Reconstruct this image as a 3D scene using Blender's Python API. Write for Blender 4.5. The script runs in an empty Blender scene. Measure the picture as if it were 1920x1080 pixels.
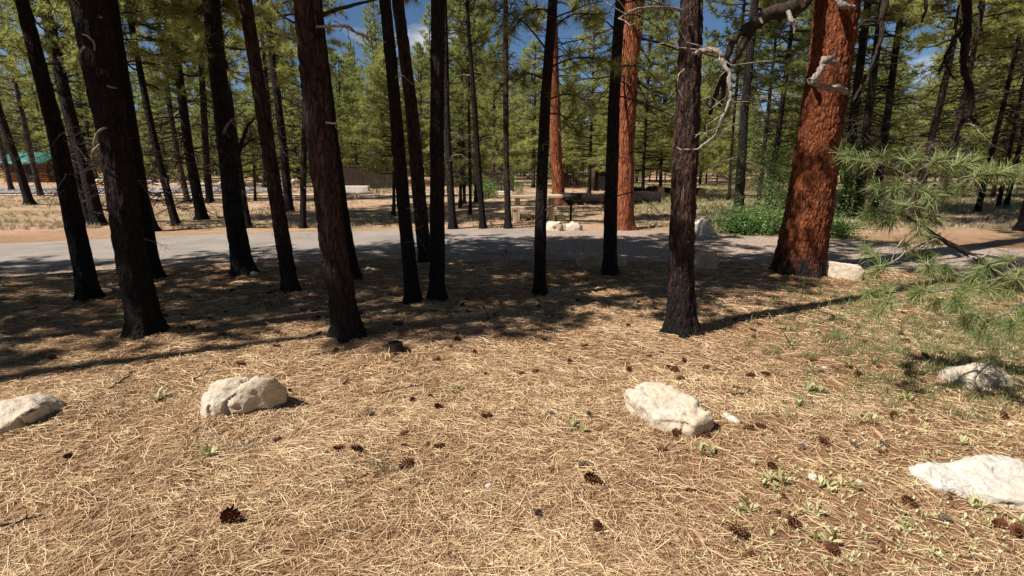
import bpy, bmesh, math, random
import numpy as np
from mathutils import Vector, Matrix
PI = math.pi
R = math.radians
C = bpy.context.scene.collection
sc = bpy.context.scene

# ------------------------------------------------------------------ camera
CAM_H = 1.60
PITCH = R(13.6)
FPX = 954.0                       # focal length in pixels of a 1920 wide picture
cam = bpy.data.cameras.new('camera'); camo = bpy.data.objects.new('camera', cam); C.objects.link(camo)
camo.location = (0, 0, CAM_H); camo.rotation_euler = (R(90) - PITCH, 0, 0)
cam.sensor_width = 36; cam.lens = 36 * FPX / 1920; cam.clip_start = .05; cam.clip_end = 2000
sc.camera = camo

# ------------------------------------------------------------------ sky and sun
SUN_EL, SUN_AZ = R(50), R(207)    # direction towards the sun, measured from +X anticlockwise
w = bpy.data.worlds.new('World'); sc.world = w; w.use_nodes = True
nt = w.node_tree; nt.nodes.clear()
def N(nt, t, **k):
    n = nt.nodes.new(t)
    for a, b in k.items(): setattr(n, a, b)
    return n
out = N(nt, 'ShaderNodeOutputWorld'); bg = N(nt, 'ShaderNodeBackground'); sky = N(nt, 'ShaderNodeTexSky')
sky.sky_type = 'NISHITA'; sky.sun_disc = False; sky.sun_elevation = SUN_EL
sky.sun_rotation = R(90) - SUN_AZ
sky.altitude = 2000; sky.dust_density = .4; sky.ozone_density = 3.0; sky.air_density = 1.0
geo = N(nt, 'ShaderNodeTexCoord'); mp = N(nt, 'ShaderNodeMapping'); mp.inputs['Scale'].default_value = (3, 3, 8)
mp.inputs['Location'].default_value = (1.3, .4, .2)
no = N(nt, 'ShaderNodeTexNoise'); no.inputs['Scale'].default_value = 1.3; no.inputs['Detail'].default_value = 7
cr = N(nt, 'ShaderNodeValToRGB'); cr.color_ramp.elements[0].position = .63; cr.color_ramp.elements[1].position = .76
mix = N(nt, 'ShaderNodeMix', data_type='RGBA'); mix.inputs[7].default_value = (9, 9.2, 9.6, 1)
nt.links.new(geo.outputs['Generated'], mp.inputs[0]); nt.links.new(mp.outputs[0], no.inputs['Vector'])
nt.links.new(no.outputs[0], cr.inputs[0]); nt.links.new(cr.outputs[0], mix.inputs[0])
hs = N(nt, 'ShaderNodeHueSaturation'); hs.inputs['Saturation'].default_value = 1.1; nt.links.new(sky.outputs[0], hs.inputs['Color']); nt.links.new(hs.outputs[0], mix.inputs[6]); nt.links.new(mix.outputs[2], bg.inputs[0])
bg.inputs[1].default_value = .052; nt.links.new(bg.outputs[0], out.inputs[0])
sl = bpy.data.lights.new('sun', 'SUN'); sl.energy = 5.0; sl.angle = R(.53); sl.color = (1, .95, .87)
so = bpy.data.objects.new('sun', sl); C.objects.link(so)
sdir = Vector((math.cos(SUN_EL) * math.cos(SUN_AZ), math.cos(SUN_EL) * math.sin(SUN_AZ), math.sin(SUN_EL)))
so.rotation_euler = sdir.to_track_quat('Z', 'Y').to_euler(); so.location = sdir * 30
sc.view_settings.view_transform = 'Standard'; sc.view_settings.look = 'None'
sc.view_settings.exposure = .56; sc.view_settings.gamma = 1; sc.view_settings.use_curve_mapping = False
sc.cycles.max_bounces = 5; sc.cycles.diffuse_bounces = 2; sc.cycles.glossy_bounces = 2
sc.cycles.transmission_bounces = 3; sc.cycles.caustics_reflective = False; sc.cycles.caustics_refractive = False

# ------------------------------------------------------------------ helpers
cp, sp = math.cos(PITCH), math.sin(PITCH)
def ray(px, py):
    u = (px - 960) / FPX; v = (540 - py) / FPX
    return np.array((u, cp + v * sp, -sp + v * cp))
def at(px, py, z=0.0):            # point of height z seen at a pixel
    d = ray(px, py); s = (z - CAM_H) / d[2]
    return np.array((d[0] * s, d[1] * s, z))
def atY(px, py, Y):               # point of depth Y seen at a pixel
    d = ray(px, py); s = Y / d[1]
    return np.array((d[0] * s, Y, CAM_H + d[2] * s))
def depth(P): return P[1] * cp - (P[2] - CAM_H) * sp
def topx(P):                      # pixel column of a world point
    return 960 + FPX * P[0] / max(depth(P), .01)

def hsh(i, j, k, s):
    n = (i * 374761393 + j * 668265263 + k * 2147483647 + s * 974634777) & 0xffffffff
    n = ((n ^ (n >> 13)) * 1274126177) & 0xffffffff
    n = n ^ (n >> 16)
    return (n & 0xffff) / 65535.0
def vn(x, y, z=None, s=0):        # value noise 0..1
    x = np.asarray(x, float); y = np.asarray(y, float)
    z = np.zeros_like(x) if z is None else np.asarray(z, float)
    xi, yi, zi = np.floor(x).astype(np.int64), np.floor(y).astype(np.int64), np.floor(z).astype(np.int64)
    fx, fy, fz = x - xi, y - yi, z - zi
    fx, fy, fz = [f * f * (3 - 2 * f) for f in (fx, fy, fz)]
    r = 0
    for a in (0, 1):
        for b in (0, 1):
            for c in (0, 1):
                r = r + hsh(xi + a, yi + b, zi + c, s) * (fx if a else 1 - fx) * (fy if b else 1 - fy) * (fz if c else 1 - fz)
    return r
def fbm(x, y, z=None, s=0, o=4):
    r = 0; a = .5; t = 0
    z = np.zeros_like(np.asarray(x, float)) if z is None else z
    for i in range(o):
        r = r + a * vn(x * 2 ** i, y * 2 ** i, z * 2 ** i, s + i * 17); t += a; a *= .5
    return r / t

FX = [-60, -30, -16, -10.6, -6.2, 0, 2, 4.8, 6.7, 9.8, 16, 30, 60]
FY = [-14, 0, 7.4, 10.5, 12.2, 13.0, 12.9, 12.0, 11.0, 9.8, 7.0, 0, -14]
NX = [-60, -30, -16, -7.7, -4.9, 0, 2, 5, 7.4, 16, 30, 60]
NY = [-19, -5, 3.6, 7.4, 8.55, 8.9, 8.85, 8.35, 7.5, 3.3, -5, -19]
def smooth_interp(x, X, Y):
    x = np.asarray(x, float)
    return (np.interp(x - .9, X, Y) + np.interp(x, X, Y) + np.interp(x + .9, X, Y)) / 3
def yfar(x): return smooth_interp(x, FX, FY) + .12 * (vn(np.asarray(x) * 1.3, 0 * np.asarray(x) + 3.1) - .5)
def ynear(x): return smooth_interp(x, NX, NY) + .35 * (vn(np.asarray(x) * .9, 0 * np.asarray(x) + 7.7) - .5)
MOUNDS = [at(px, py)[:2] + np.array((0, w_ * .0025)) for px, py, w_ in [(281, 645, 54), (655, 643, 50), (1275, 638, 52), (820, 572, 29), (775, 577, 28), (1012, 557, 22), (172, 572, 34), (547, 552, 28), (662, 530, 28), (458, 518, 36), (1494, 520, 110), (60, 795, 20), (460, 765, 20), (1255, 790, 20), (1830, 718, 20), (1860, 912, 20)]]
def gz(x, y):                     # height of the ground
    x = np.asarray(x, float); y = np.asarray(y, float)
    d = np.maximum(ynear(x) - y, y - yfar(x))
    m = np.clip(d / 1.2, 0, 1); m = m * m * (3 - 2 * m)
    h = .09 * (vn(x * .7, y * .7, s=5) - .5) + .04 * (vn(x * 2.1, y * 2.1, s=9) - .5) + .018 * (vn(x * 7, y * 7, s=11) - .5)
    for k_, (mx_, my_) in enumerate(MOUNDS):
        r_ = .22 if k_ < 10 else .55 if k_ == 10 else .36
        h = h + (.045 if k_ < 10 else .07 if k_ == 10 else .040) * np.exp(-((x - mx_) ** 2 + (y - my_) ** 2) / r_ ** 2)
    return m * h
def gz1(x, y): return float(gz(np.array([x]), np.array([y]))[0])

def mesh(name, V, F, mats, mi=None, smooth=False):
    """V (n,3); F list of face arrays of equal width; mi list of material indices per array"""
    me = bpy.data.meshes.new(name)
    V = np.asarray(V, np.float32); me.vertices.add(len(V)); me.vertices.foreach_set('co', V.ravel())
    F = [np.asarray(f, np.int32) for f in F if len(f)]
    loops = np.concatenate([f.ravel() for f in F]); sizes = np.concatenate([np.full(len(f), f.shape[1], np.int32) for f in F])
    me.loops.add(len(loops)); me.loops.foreach_set('vertex_index', loops)
    me.polygons.add(len(sizes)); starts = np.concatenate(([0], np.cumsum(sizes)[:-1])).astype(np.int32)
    me.polygons.foreach_set('loop_start', starts); me.polygons.foreach_set('loop_total', sizes)
    for m in (mats if isinstance(mats, (list, tuple)) else [mats]): me.materials.append(m)
    if mi is not None:
        me.polygons.foreach_set('material_index', np.concatenate([np.full(len(f), k, np.int32) for f, k in zip(F, mi)]))
    me.update(calc_edges=True); me.validate()
    if smooth: me.polygons.foreach_set('use_smooth', np.ones(len(sizes), bool))
    return me
def link(name, me, parent=None, loc=None, rot=None, scale=None):
    o = bpy.data.objects.new(name, me); C.objects.link(o)
    if parent is not None: o.parent = parent
    if loc is not None: o.location = tuple(float(v) for v in loc)
    if rot is not None: o.rotation_euler = rot
    if scale is not None: o.scale = scale
    return o
def tag(o, label=None, cat=None, group=None, kind=None):
    if label: o['label'] = label
    if cat: o['category'] = cat
    if group: o['group'] = group
    if kind: o['kind'] = kind
    return o
def empty(name, loc, label, cat, group=None, rz=0):
    o = bpy.data.objects.new(name, None); C.objects.link(o); o.location = tuple(float(v) for v in loc); o.rotation_euler = (0, 0, rz)
    o.empty_display_size = .2
    return tag(o, label, cat, group)

class Geo:                        # collects vertices and faces of different widths
    def __init__(s): s.V = []; s.F = {}; s.n = 0
    def add(s, V, F, m=0):
        V = np.asarray(V, float); F = np.asarray(F, np.int64)
        s.F.setdefault((F.shape[1], m), []).append(F + s.n); s.V.append(V); s.n += len(V)
    def build(s, name, mats, smooth=False):
        ks = sorted(s.F); return mesh(name, np.concatenate(s.V), [np.concatenate(s.F[k]) for k in ks], mats, [k[1] for k in ks], smooth)
def tube(P, r, sides=6, cap=True, twist=0.):
    P = np.asarray(P, float); n = len(P); r = np.broadcast_to(np.asarray(r, float), (n,))
    T = np.gradient(P, axis=0); T /= np.linalg.norm(T, axis=1)[:, None] + 1e-9
    ref = np.array((0, 0, 1.)) if abs(T[0][2]) < .8 else np.array((1., 0, 0))
    V = []
    u = np.cross(T[0], ref); u /= np.linalg.norm(u)
    for i in range(n):
        u = u - T[i] * np.dot(u, T[i]); u /= np.linalg.norm(u) + 1e-9; v = np.cross(T[i], u)
        a = np.arange(sides) * 2 * PI / sides + twist
        V.append(P[i] + r[i] * (np.cos(a)[:, None] * u + np.sin(a)[:, None] * v))
    V = np.concatenate(V); i = np.arange(n - 1)[:, None] * sides; j = np.arange(sides)[None]; k = (j + 1) % sides
    F = np.stack((i + j, i + k, i + sides + k, i + sides + j), -1).reshape(-1, 4)
    return V, F
def segs(A, B, ra, rb, sides=3):  # many straight prisms at once
    A = np.asarray(A, float); B = np.asarray(B, float); n = len(A)
    T = B - A; T /= np.linalg.norm(T, axis=1)[:, None] + 1e-9
    ref = np.where(np.abs(T[:, 2:3]) < .8, np.array([[0, 0, 1.]]), np.array([[1., 0, 0]]))
    u = np.cross(T, ref); u /= np.linalg.norm(u, axis=1)[:, None]; v = np.cross(T, u)
    a = np.arange(sides) * 2 * PI / sides
    ring = np.cos(a)[None, :, None] * u[:, None] + np.sin(a)[None, :, None] * v[:, None]
    ra = np.broadcast_to(ra, (n,))[:, None, None]; rb = np.broadcast_to(rb, (n,))[:, None, None]
    V = np.concatenate((A[:, None] + ring * ra, B[:, None] + ring * rb), 1).reshape(-1, 3)
    b = np.arange(n)[:, None, None] * 2 * sides; j = np.arange(sides)[None, :]; k = (j + 1) % sides
    F = np.stack((j, k, k + sides, j + sides), -1) + b
    return V, F.reshape(-1, 4)
def box(x0, x1, y0, y1, z0, z1):
    V = [(x, y, z) for z in (z0, z1) for y in (y0, y1) for x in (x0, x1)]
    F = [(0, 2, 3, 1), (4, 5, 7, 6), (0, 1, 5, 4), (2, 6, 7, 3), (0, 4, 6, 2), (1, 3, 7, 5)]
    return np.array(V, float), np.array(F)
def box_mesh(name, x0, x1, y0, y1, z0, z1, m, bev=.008):
    bm = bmesh.new(); V, F = box(x0, x1, y0, y1, z0, z1)
    vs = [bm.verts.new(v) for v in V]
    for f in F: bm.faces.new([vs[i] for i in f])
    bmesh.ops.bevel(bm, geom=bm.edges[:], offset=bev, segments=1, affect='EDGES')
    me = bpy.data.meshes.new(name); bm.to_mesh(me); bm.free(); me.materials.append(m); return me
def tufts(P, D, k, L, wd, rg, bias=.9, two=False):
    """needle tufts: k thin blades from every point P around direction D"""
    n = len(P); P = np.repeat(P, k, 0); D = np.repeat(D, k, 0)
    d = rg.normal(size=(n * k, 3)); d /= np.linalg.norm(d, axis=1)[:, None]; d = d + D * bias; d /= np.linalg.norm(d, axis=1)[:, None]
    s = np.cross(d, rg.normal(size=(n * k, 3))); s /= np.linalg.norm(s, axis=1)[:, None] + 1e-9
    ln = L * rg.uniform(.7, 1.1, (n * k, 1)); b = P - D * rg.uniform(0, .35, (n * k, 1)) * L
    if not two:
        V = np.stack((b - s * wd / 2, b + s * wd / 2, b + d * ln), 1).reshape(-1, 3)
        return V, np.arange(len(V)).reshape(-1, 3)
    m = b + d * ln * .55; e = b + d * ln + np.array((0, 0, -1.)) * ln * .12
    V = np.stack((b - s * wd / 2, b + s * wd / 2, m + s * wd / 2, m - s * wd / 2, e), 1).reshape(-1, 3)
    i = np.arange(n * k)[:, None] * 5
    return V, i + np.array([[0, 1, 2]]), i + np.array([[0, 2, 3]]), i + np.array([[3, 2, 4]])

# ------------------------------------------------------------------ materials
class M_:
    pass
def mat(name, rough=.9, spec=.2):
    m = bpy.data.materials.new(name); m.use_nodes = True; nt = m.node_tree
    b = nt.nodes['Principled BSDF']; b.inputs['Roughness'].default_value = rough; b.inputs['Specular IOR Level'].default_value = spec
    return m, nt, b
def coord(nt, scale=(1, 1, 1), kind='Object', loc=(0, 0, 0), rot=(0, 0, 0)):
    t = N(nt, 'ShaderNodeTexCoord'); m = N(nt, 'ShaderNodeMapping'); m.inputs['Scale'].default_value = scale
    m.inputs['Location'].default_value = loc; m.inputs['Rotation'].default_value = rot
    nt.links.new(t.outputs[kind], m.inputs[0]); return m.outputs[0]
def noise(nt, vec, scale, detail=4, rough=.55, dist=0):
    n = N(nt, 'ShaderNodeTexNoise'); n.inputs['Scale'].default_value = scale; n.inputs['Detail'].default_value = detail
    n.inputs['Roughness'].default_value = rough; n.inputs['Distortion'].default_value = dist
    nt.links.new(vec, n.inputs['Vector']); return n.outputs[0]
def voro(nt, vec, scale, feature='DISTANCE_TO_EDGE', rnd=1):
    n = N(nt, 'ShaderNodeTexVoronoi', feature=feature); n.inputs['Scale'].default_value = scale; n.inputs['Randomness'].default_value = rnd
    nt.links.new(vec, n.inputs['Vector']); return n
def ramp(nt, fac, stops, interp='LINEAR'):
    r = N(nt, 'ShaderNodeValToRGB'); e = r.color_ramp.elements; r.color_ramp.interpolation = interp
    while len(e) < len(stops): e.new(.5)
    for el, (p, c) in zip(e, stops):
        el.position = p; el.color = (c, c, c, 1) if isinstance(c, (int, float)) else (*c, 1)
    nt.links.new(fac, r.inputs[0]); return r.outputs[0]
def mx(nt, fac, a, b, mode='MIX'):
    m = N(nt, 'ShaderNodeMix', data_type='RGBA', blend_type=mode)
    for sck, v in ((m.inputs[0], fac), (m.inputs[6], a), (m.inputs[7], b)):
        if isinstance(v, (int, float)): sck.default_value = v
        elif isinstance(v, tuple): sck.default_value = (*v, 1)
        else: nt.links.new(v, sck)
    return m.outputs[2]
def math_(nt, op, a, b=0.):
    m = N(nt, 'ShaderNodeMath', operation=op)
    for i, v in enumerate((a, b)):
        if isinstance(v, (int, float)): m.inputs[i].default_value = v
        else: nt.links.new(v, m.inputs[i])
    return m.outputs[0]
def bump(nt, b, h, strength=.5, dist=.02):
    n = N(nt, 'ShaderNodeBump'); n.inputs['Strength'].default_value = strength; n.inputs['Distance'].default_value = dist
    nt.links.new(h, n.inputs['Height']); nt.links.new(n.outputs[0], b.inputs['Normal'])
def setc(nt, b, c): nt.links.new(c, b.inputs['Base Color'])

def bark(name, plate, mid, crack, char=.6, sc_=(15, 15, 4), bs=1., edge=.18, bd=.05, fade=2.2):
    m, nt, b = mat(name, .85, .25)
    v0 = coord(nt, sc_)
    wn = N(nt, 'ShaderNodeTexNoise'); wn.inputs['Scale'].default_value = 1.1; wn.inputs['Detail'].default_value = 3; nt.links.new(v0, wn.inputs['Vector'])
    v = mx(nt, .75, v0, wn.outputs[1], 'ADD')
    e = voro(nt, v, 1.0).outputs[0]; e2 = voro(nt, v, 3.2).outputs[0]
    nz = noise(nt, coord(nt, (30, 30, 9)), 1, 6, .65); big = noise(nt, coord(nt, (2.5, 2.5, .9)), 1, 3)
    col = mx(nt, ramp(nt, nz, [(.32, 0.), (.66, 1.)]), mid, plate)  # noise mixes the bark plate colour and the darker tone at random
    col = mx(nt, ramp(nt, big, [(.4, 0.), (.65, .55)]), col, mid)
    ck = math_(nt, 'MULTIPLY', ramp(nt, e, [(0., 1.), (edge, 0.)]), ramp(nt, noise(nt, coord(nt, (11, 11, 3)), 1, 4), [(.36, .12), (.58, 1.)])); col = mx(nt, math_(nt, 'MULTIPLY', voro(nt, v, 1.0, 'F1').outputs[1], .5), col, mid); ck2 = ramp(nt, e2, [(0., .6), (.09, 0.)])
    col = mx(nt, ck, col, crack); col = mx(nt, ck2, col, crack)
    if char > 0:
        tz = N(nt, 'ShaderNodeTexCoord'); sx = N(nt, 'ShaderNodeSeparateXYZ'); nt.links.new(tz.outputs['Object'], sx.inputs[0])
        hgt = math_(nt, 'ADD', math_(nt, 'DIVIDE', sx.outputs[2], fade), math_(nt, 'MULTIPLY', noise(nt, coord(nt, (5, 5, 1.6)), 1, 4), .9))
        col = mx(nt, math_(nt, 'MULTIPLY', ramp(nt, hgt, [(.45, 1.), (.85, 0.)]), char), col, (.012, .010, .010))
    setc(nt, b, col)
    hh = math_(nt, 'ADD', ramp(nt, e, [(0., 0.), (.3, 1.)]), math_(nt, 'MULTIPLY', nz, .5))
    hh = math_(nt, 'ADD', hh, ramp(nt, e2, [(0., 0.), (.2, .35)]))
    bump(nt, b, hh, bs, bd); return m
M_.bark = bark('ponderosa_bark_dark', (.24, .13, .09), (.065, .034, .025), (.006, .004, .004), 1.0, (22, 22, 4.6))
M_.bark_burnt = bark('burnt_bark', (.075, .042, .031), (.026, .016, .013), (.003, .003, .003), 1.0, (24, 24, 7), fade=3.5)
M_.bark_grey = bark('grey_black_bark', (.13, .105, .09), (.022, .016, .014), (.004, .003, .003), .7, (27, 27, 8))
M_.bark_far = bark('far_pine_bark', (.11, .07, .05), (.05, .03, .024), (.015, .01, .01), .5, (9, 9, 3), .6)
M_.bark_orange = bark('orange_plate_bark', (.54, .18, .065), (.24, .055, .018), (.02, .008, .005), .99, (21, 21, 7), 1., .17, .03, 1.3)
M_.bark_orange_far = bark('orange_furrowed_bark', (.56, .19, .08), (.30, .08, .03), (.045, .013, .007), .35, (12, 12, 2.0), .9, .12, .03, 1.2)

m, nt, b = mat('dead_grey_wood', .8, .2); c = coord(nt, (8, 8, 8)); nz = noise(nt, coord(nt, (50, 50, 8)), 1, 5)
setc(nt, b, ramp(nt, nz, [(.3, (.10, .075, .06)), (.62, (.34, .29, .25))])); bump(nt, b, nz, .6, .01); M_.dead = m
m, nt, b = mat('dark_twig_bark', .85, .2); nz = noise(nt, coord(nt), 30, 4)
setc(nt, b, ramp(nt, nz, [(.3, (.015, .011, .009)), (.7, (.06, .042, .032))])); M_.twig = m

def foliage(name, c1, c2, c3, trans=.25, ns=.8):
    m = bpy.data.materials.new(name); m.use_nodes = True; nt = m.node_tree; nt.nodes.clear()
    o = N(nt, 'ShaderNodeOutputMaterial'); d = N(nt, 'ShaderNodeBsdfPrincipled'); t = N(nt, 'ShaderNodeBsdfTranslucent'); ms = N(nt, 'ShaderNodeMixShader')
    d.inputs['Roughness'].default_value = .5; d.inputs['Specular IOR Level'].default_value = .35
    g = N(nt, 'ShaderNodeNewGeometry'); oi = N(nt, 'ShaderNodeObjectInfo')
    nz = noise(nt, coord(nt), ns, 3)
    f = math_(nt, 'ADD', math_(nt, 'MULTIPLY', g.outputs['Random Per Island'], .45), math_(nt, 'MULTIPLY', nz, .75))
    f = math_(nt, 'ADD', f, math_(nt, 'MULTIPLY', math_(nt, 'SUBTRACT', oi.outputs['Random'], .5), .35))
    col = ramp(nt, f, [(.2, c1), (.55, c2), (.85, c3)])
    nt.links.new(col, d.inputs['Base Color']); nt.links.new(col, t.inputs[0]); ms.inputs[0].default_value = trans
    nt.links.new(d.outputs[0], ms.inputs[1]); nt.links.new(t.outputs[0], ms.inputs[2]); nt.links.new(ms.outputs[0], o.inputs[0]); return m
M_.pine = foliage('pine_needles', (.14, .18, .04), (.33, .36, .10), (.52, .51, .18), .5)
M_.pine_dead = foliage('dead_brown_needles', (.10, .05, .02), (.22, .11, .05), (.35, .2, .1))
M_.pine_near = foliage('fresh_pine_needles', (.05, .10, .03), (.13, .19, .06), (.32, .35, .14), .3, 4)
M_.oak = foliage('oak_leaves', (.05, .12, .025), (.13, .24, .06), (.26, .38, .13), .4, 3)
M_.forb = foliage('pale_forb_leaves', (.22, .24, .09), (.44, .42, .19), (.62, .56, .32), .2, 5)
M_.grass = foliage('dry_grass', (.22, .19, .10), (.42, .34, .21), (.56, .46, .31), .2, 2)
M_.grass_green = foliage('green_grass', (.09, .12, .04), (.2, .22, .09), (.34, .34, .16), .25, 1)

def litter(name, stops, rough=.7):
    m, nt, b = mat(name, rough, .25); g = N(nt, 'ShaderNodeNewGeometry')
    nz = noise(nt, coord(nt), .9, 4)
    f = math_(nt, 'ADD', math_(nt, 'MULTIPLY', g.outputs['Random Per Island'], .8), math_(nt, 'MULTIPLY', math_(nt, 'SUBTRACT', nz, .5), .55))
    setc(nt, b, ramp(nt, f, stops)); return m
M_.litter = litter('fallen_pine_needles', [(.02, (.13, .06, .028)), (.2, (.30, .16, .08)), (.5, (.64, .44, .245)), (.8, (.86, .67, .42)), (1., (.88, .76, .54))])

m, nt, b = mat('forest_floor', .95, .1)
v = coord(nt); patch = noise(nt, v, .55, 5, .6); fine = noise(nt, v, 22, 6, .7); mid = noise(nt, v, 4.5, 5, .6)
warp = mx(nt, .35, v, N(nt, 'ShaderNodeTexNoise').outputs[1], 'ADD')
st1 = noise(nt, coord(nt, (90, 9, 9), rot=(0, 0, .5)), 1, 4, .6, 1.2); st2 = noise(nt, coord(nt, (9, 90, 9), rot=(0, 0, .35)), 1, 4, .6, 1.2)
st = math_(nt, 'MAXIMUM', st1, st2)
straw = ramp(nt, st, [(.44, (.10, .045, .022)), (.54, (.34, .19, .10)), (.68, (.56, .37, .22))])
soil = ramp(nt, fine, [(.3, (.16, .075, .038)), (.7, (.40, .21, .115))])
col = mx(nt, ramp(nt, mid, [(.42, 0.), (.66, .8)]), straw, soil)
# grassy and sandy ground beyond the road
grs = ramp(nt, fine, [(.3, (.16, .15, .06)), (.7, (.42, .37, .19))]); sand = ramp(nt, fine, [(.25, (.38, .21, .14)), (.75, (.70, .46, .32))])
sx = N(nt, 'ShaderNodeSeparateXYZ'); nt.links.new(v, sx.inputs[0])
farm = ramp(nt, math_(nt, 'DIVIDE', sx.outputs[1], 30.), [(.33, 0.), (.44, 1.)])
fg = mx(nt, ramp(nt, noise(nt, coord(nt, (.35, .8, 1)), 1, 5, .65), [(.45, 0.), (.62, 1.)]), sand, grs)
fg = mx(nt, ramp(nt, mid, [(.35, .5), (.6, 0.)]), fg, straw)
col = mx(nt, farm, col, fg)
setc(nt, b, col); bump(nt, b, math_(nt, 'ADD', st, mid), .8, .03); M_.ground = m

m, nt, b = mat('asphalt', .9, .2); v = coord(nt); f = noise(nt, v, 160, 3, .7); g = noise(nt, v, 1.1, 5); s = voro(nt, v, 70, 'F1').outputs[0]
col = ramp(nt, f, [(.3, (.20, .178, .162)), (.75, (.35, .305, .275))]); col = mx(nt, ramp(nt, g, [(.36, 0.), (.62, .9)]), col, (.34, .28, .235)); col = mx(nt, ramp(nt, noise(nt, v, .5, 6, .7), [(.5, 0.), (.56, .35)]), col, (.17, .155, .145))
col = mx(nt, ramp(nt, voro(nt, mx(nt, .3, v, noise(nt, v, 2, 4), 'ADD'), .45).outputs[0], [(0., .55), (.006, 0.)]), col, (.05, .045, .04))
setc(nt, b, col); bump(nt, b, f, .4, .006); M_.asphalt = m
m, nt, b = mat('gravel', .95, .15); v = coord(nt); vo = voro(nt, v, 32, 'F1'); f = noise(nt, v, 60, 4, .7); g = noise(nt, v, 1.5, 4)
col = ramp(nt, vo.outputs[1], [(.1, (.28, .21, .165)), (.5, (.48, .37, .30)), (.9, (.66, .55, .47))]); col = mx(nt, ramp(nt, g, [(.4, 0.), (.7, .6)]), col, (.46, .32, .23))
col = mx(nt, ramp(nt, vo.outputs[0], [(.25, 0.), (.6, .6)]), col, (.12, .085, .065))
setc(nt, b, col); bump(nt, b, vo.outputs[0], -.6, .012); M_.gravel = m
def plain(name, c1, c2, scale=8, rough=.85, bs=.4, sv=(1, 1, 1), bd=.01):
    m, nt, b = mat(name, rough, .25); nz = noise(nt, coord(nt, sv), scale, 6, .65)
    setc(nt, b, ramp(nt, nz, [(.3, c1), (.7, c2)])); bump(nt, b, nz, bs, bd); return m
M_.far_road = plain('pale_far_asphalt', (.20, .19, .20), (.28, .265, .27), 3)
M_.concrete = plain('pale_concrete', (.52, .47, .42), (.68, .62, .56), 14)
M_.sand = plain('sand_path', (.5, .35, .24), (.66, .5, .36), 5)
M_.brown_board = plain('brown_stained_boards', (.022, .012, .009), (.05, .028, .02), 6, .8, .4, (1, 1, .15))
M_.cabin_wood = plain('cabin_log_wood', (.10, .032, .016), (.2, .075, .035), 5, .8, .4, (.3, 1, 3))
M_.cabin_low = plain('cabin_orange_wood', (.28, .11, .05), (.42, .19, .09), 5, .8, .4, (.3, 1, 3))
M_.green_metal = plain('green_metal_roof', (.045, .17, .14), (.08, .26, .21), 2.5, .45, .1)
M_.table_wood = plain('weathered_table_wood', (.42, .30, .20), (.62, .50, .37), 9, .8, .3, (.4, 3, 3))
M_.black_iron = plain('black_iron', (.008, .008, .008), (.022, .02, .018), 20, .6, .2)
M_.log = bark('fallen_log_bark', (.075, .05, .036), (.03, .02, .015), (.006, .005, .004), 0, (3, 14, 14))
M_.tan = plain('tan_board', (.42, .30, .2), (.6, .45, .31), 8)
M_.stump = plain('charred_stump', (.010, .008, .007), (.045, .03, .022), 30, .9, .8, (1, 1, .3))
M_.cone = plain('pine_cone_scales', (.065, .024, .011), (.21, .085, .038), 45, .7, .3)
M_.cone_grey = plain('old_grey_cone', (.06, .045, .035), (.24, .19, .15), 45, .8, .3)

def rockmat(name, base, dark, stain, crack=.22, cs=5.0):
    m, nt, b = mat(name, .9, .15); v = coord(nt)
    wn = N(nt, 'ShaderNodeTexNoise'); wn.inputs['Scale'].default_value = 5; wn.inputs['Detail'].default_value = 5; nt.links.new(v, wn.inputs['Vector'])
    vw = mx(nt, .35, v, wn.outputs[1], 'ADD')
    f = noise(nt, v, 26, 7, .7); g = noise(nt, v, 4, 5, .6)
    e = voro(nt, vw, cs).outputs[0]; e2 = noise(nt, vw, 11, 8, .75)
    col = mx(nt, ramp(nt, f, [(.35, 0.), (.6, 1.)]), dark, base)
    col = mx(nt, ramp(nt, g, [(.42, 0.), (.66, .85)]), col, stain)
    cn = noise(nt, vw, cs * .8, 3, .5, .6); cd = math_(nt, 'ABSOLUTE', math_(nt, 'SUBTRACT', cn, .5))
    ck = math_(nt, 'MULTIPLY', ramp(nt, cd, [(0., crack), (.008, 0.)]), ramp(nt, g, [(.42, 1.), (.60, .15)]))
    col = mx(nt, ck, col, (.10, .07, .05)); col = mx(nt, ramp(nt, e2, [(.60, 0.), (.72, .5)]), col, (.30, .24, .19))
    setc(nt, b, col)
    h = math_(nt, 'SUBTRACT', math_(nt, 'ADD', math_(nt, 'MULTIPLY', g, 2.), math_(nt, 'MULTIPLY', f, .9)), math_(nt, 'MULTIPLY', ck, 1.2))
    bump(nt, b, h, .75, .022); return m
M_.rock = rockmat('pale_limestone', (.64, .555, .45), (.40, .335, .26), (.56, .43, .30))
M_.rock_white = rockmat('white_limestone', (.66, .62, .55), (.44, .40, .35), (.58, .50, .40))
M_.rock_brown = rockmat('brown_sandstone', (.66, .48, .32), (.34, .23, .16), (.66, .45, .28))

# ------------------------------------------------------------------ ground, road
def spread(a, b, step, far, g=1.16):
    v = list(np.arange(a, b, step)); d = step; x = v[-1]
    while x < far: d *= g; x += d; v.append(x)
    d = step; x = a; lo = []
    while x > -far: d *= g; x -= d; lo.append(x)
    return np.array(lo[::-1] + v)
gx = spread(-9, 9, .07, 450); gy = spread(-.5, 14, .07, 450)
X, Y = np.meshgrid(gx, gy); Zg = gz(X, Y)
V = np.stack((X, Y, Zg), -1).reshape(-1, 3); nx = len(gx); ny = len(gy)
i = np.arange(ny - 1)[:, None] * nx + np.arange(nx - 1)[None]
F = np.stack((i, i + 1, i + 1 + nx, i + nx), -1).reshape(-1, 4)
tag(link('ground', mesh('ground', V, [F], M_.ground, smooth=True)), kind='structure')

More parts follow.
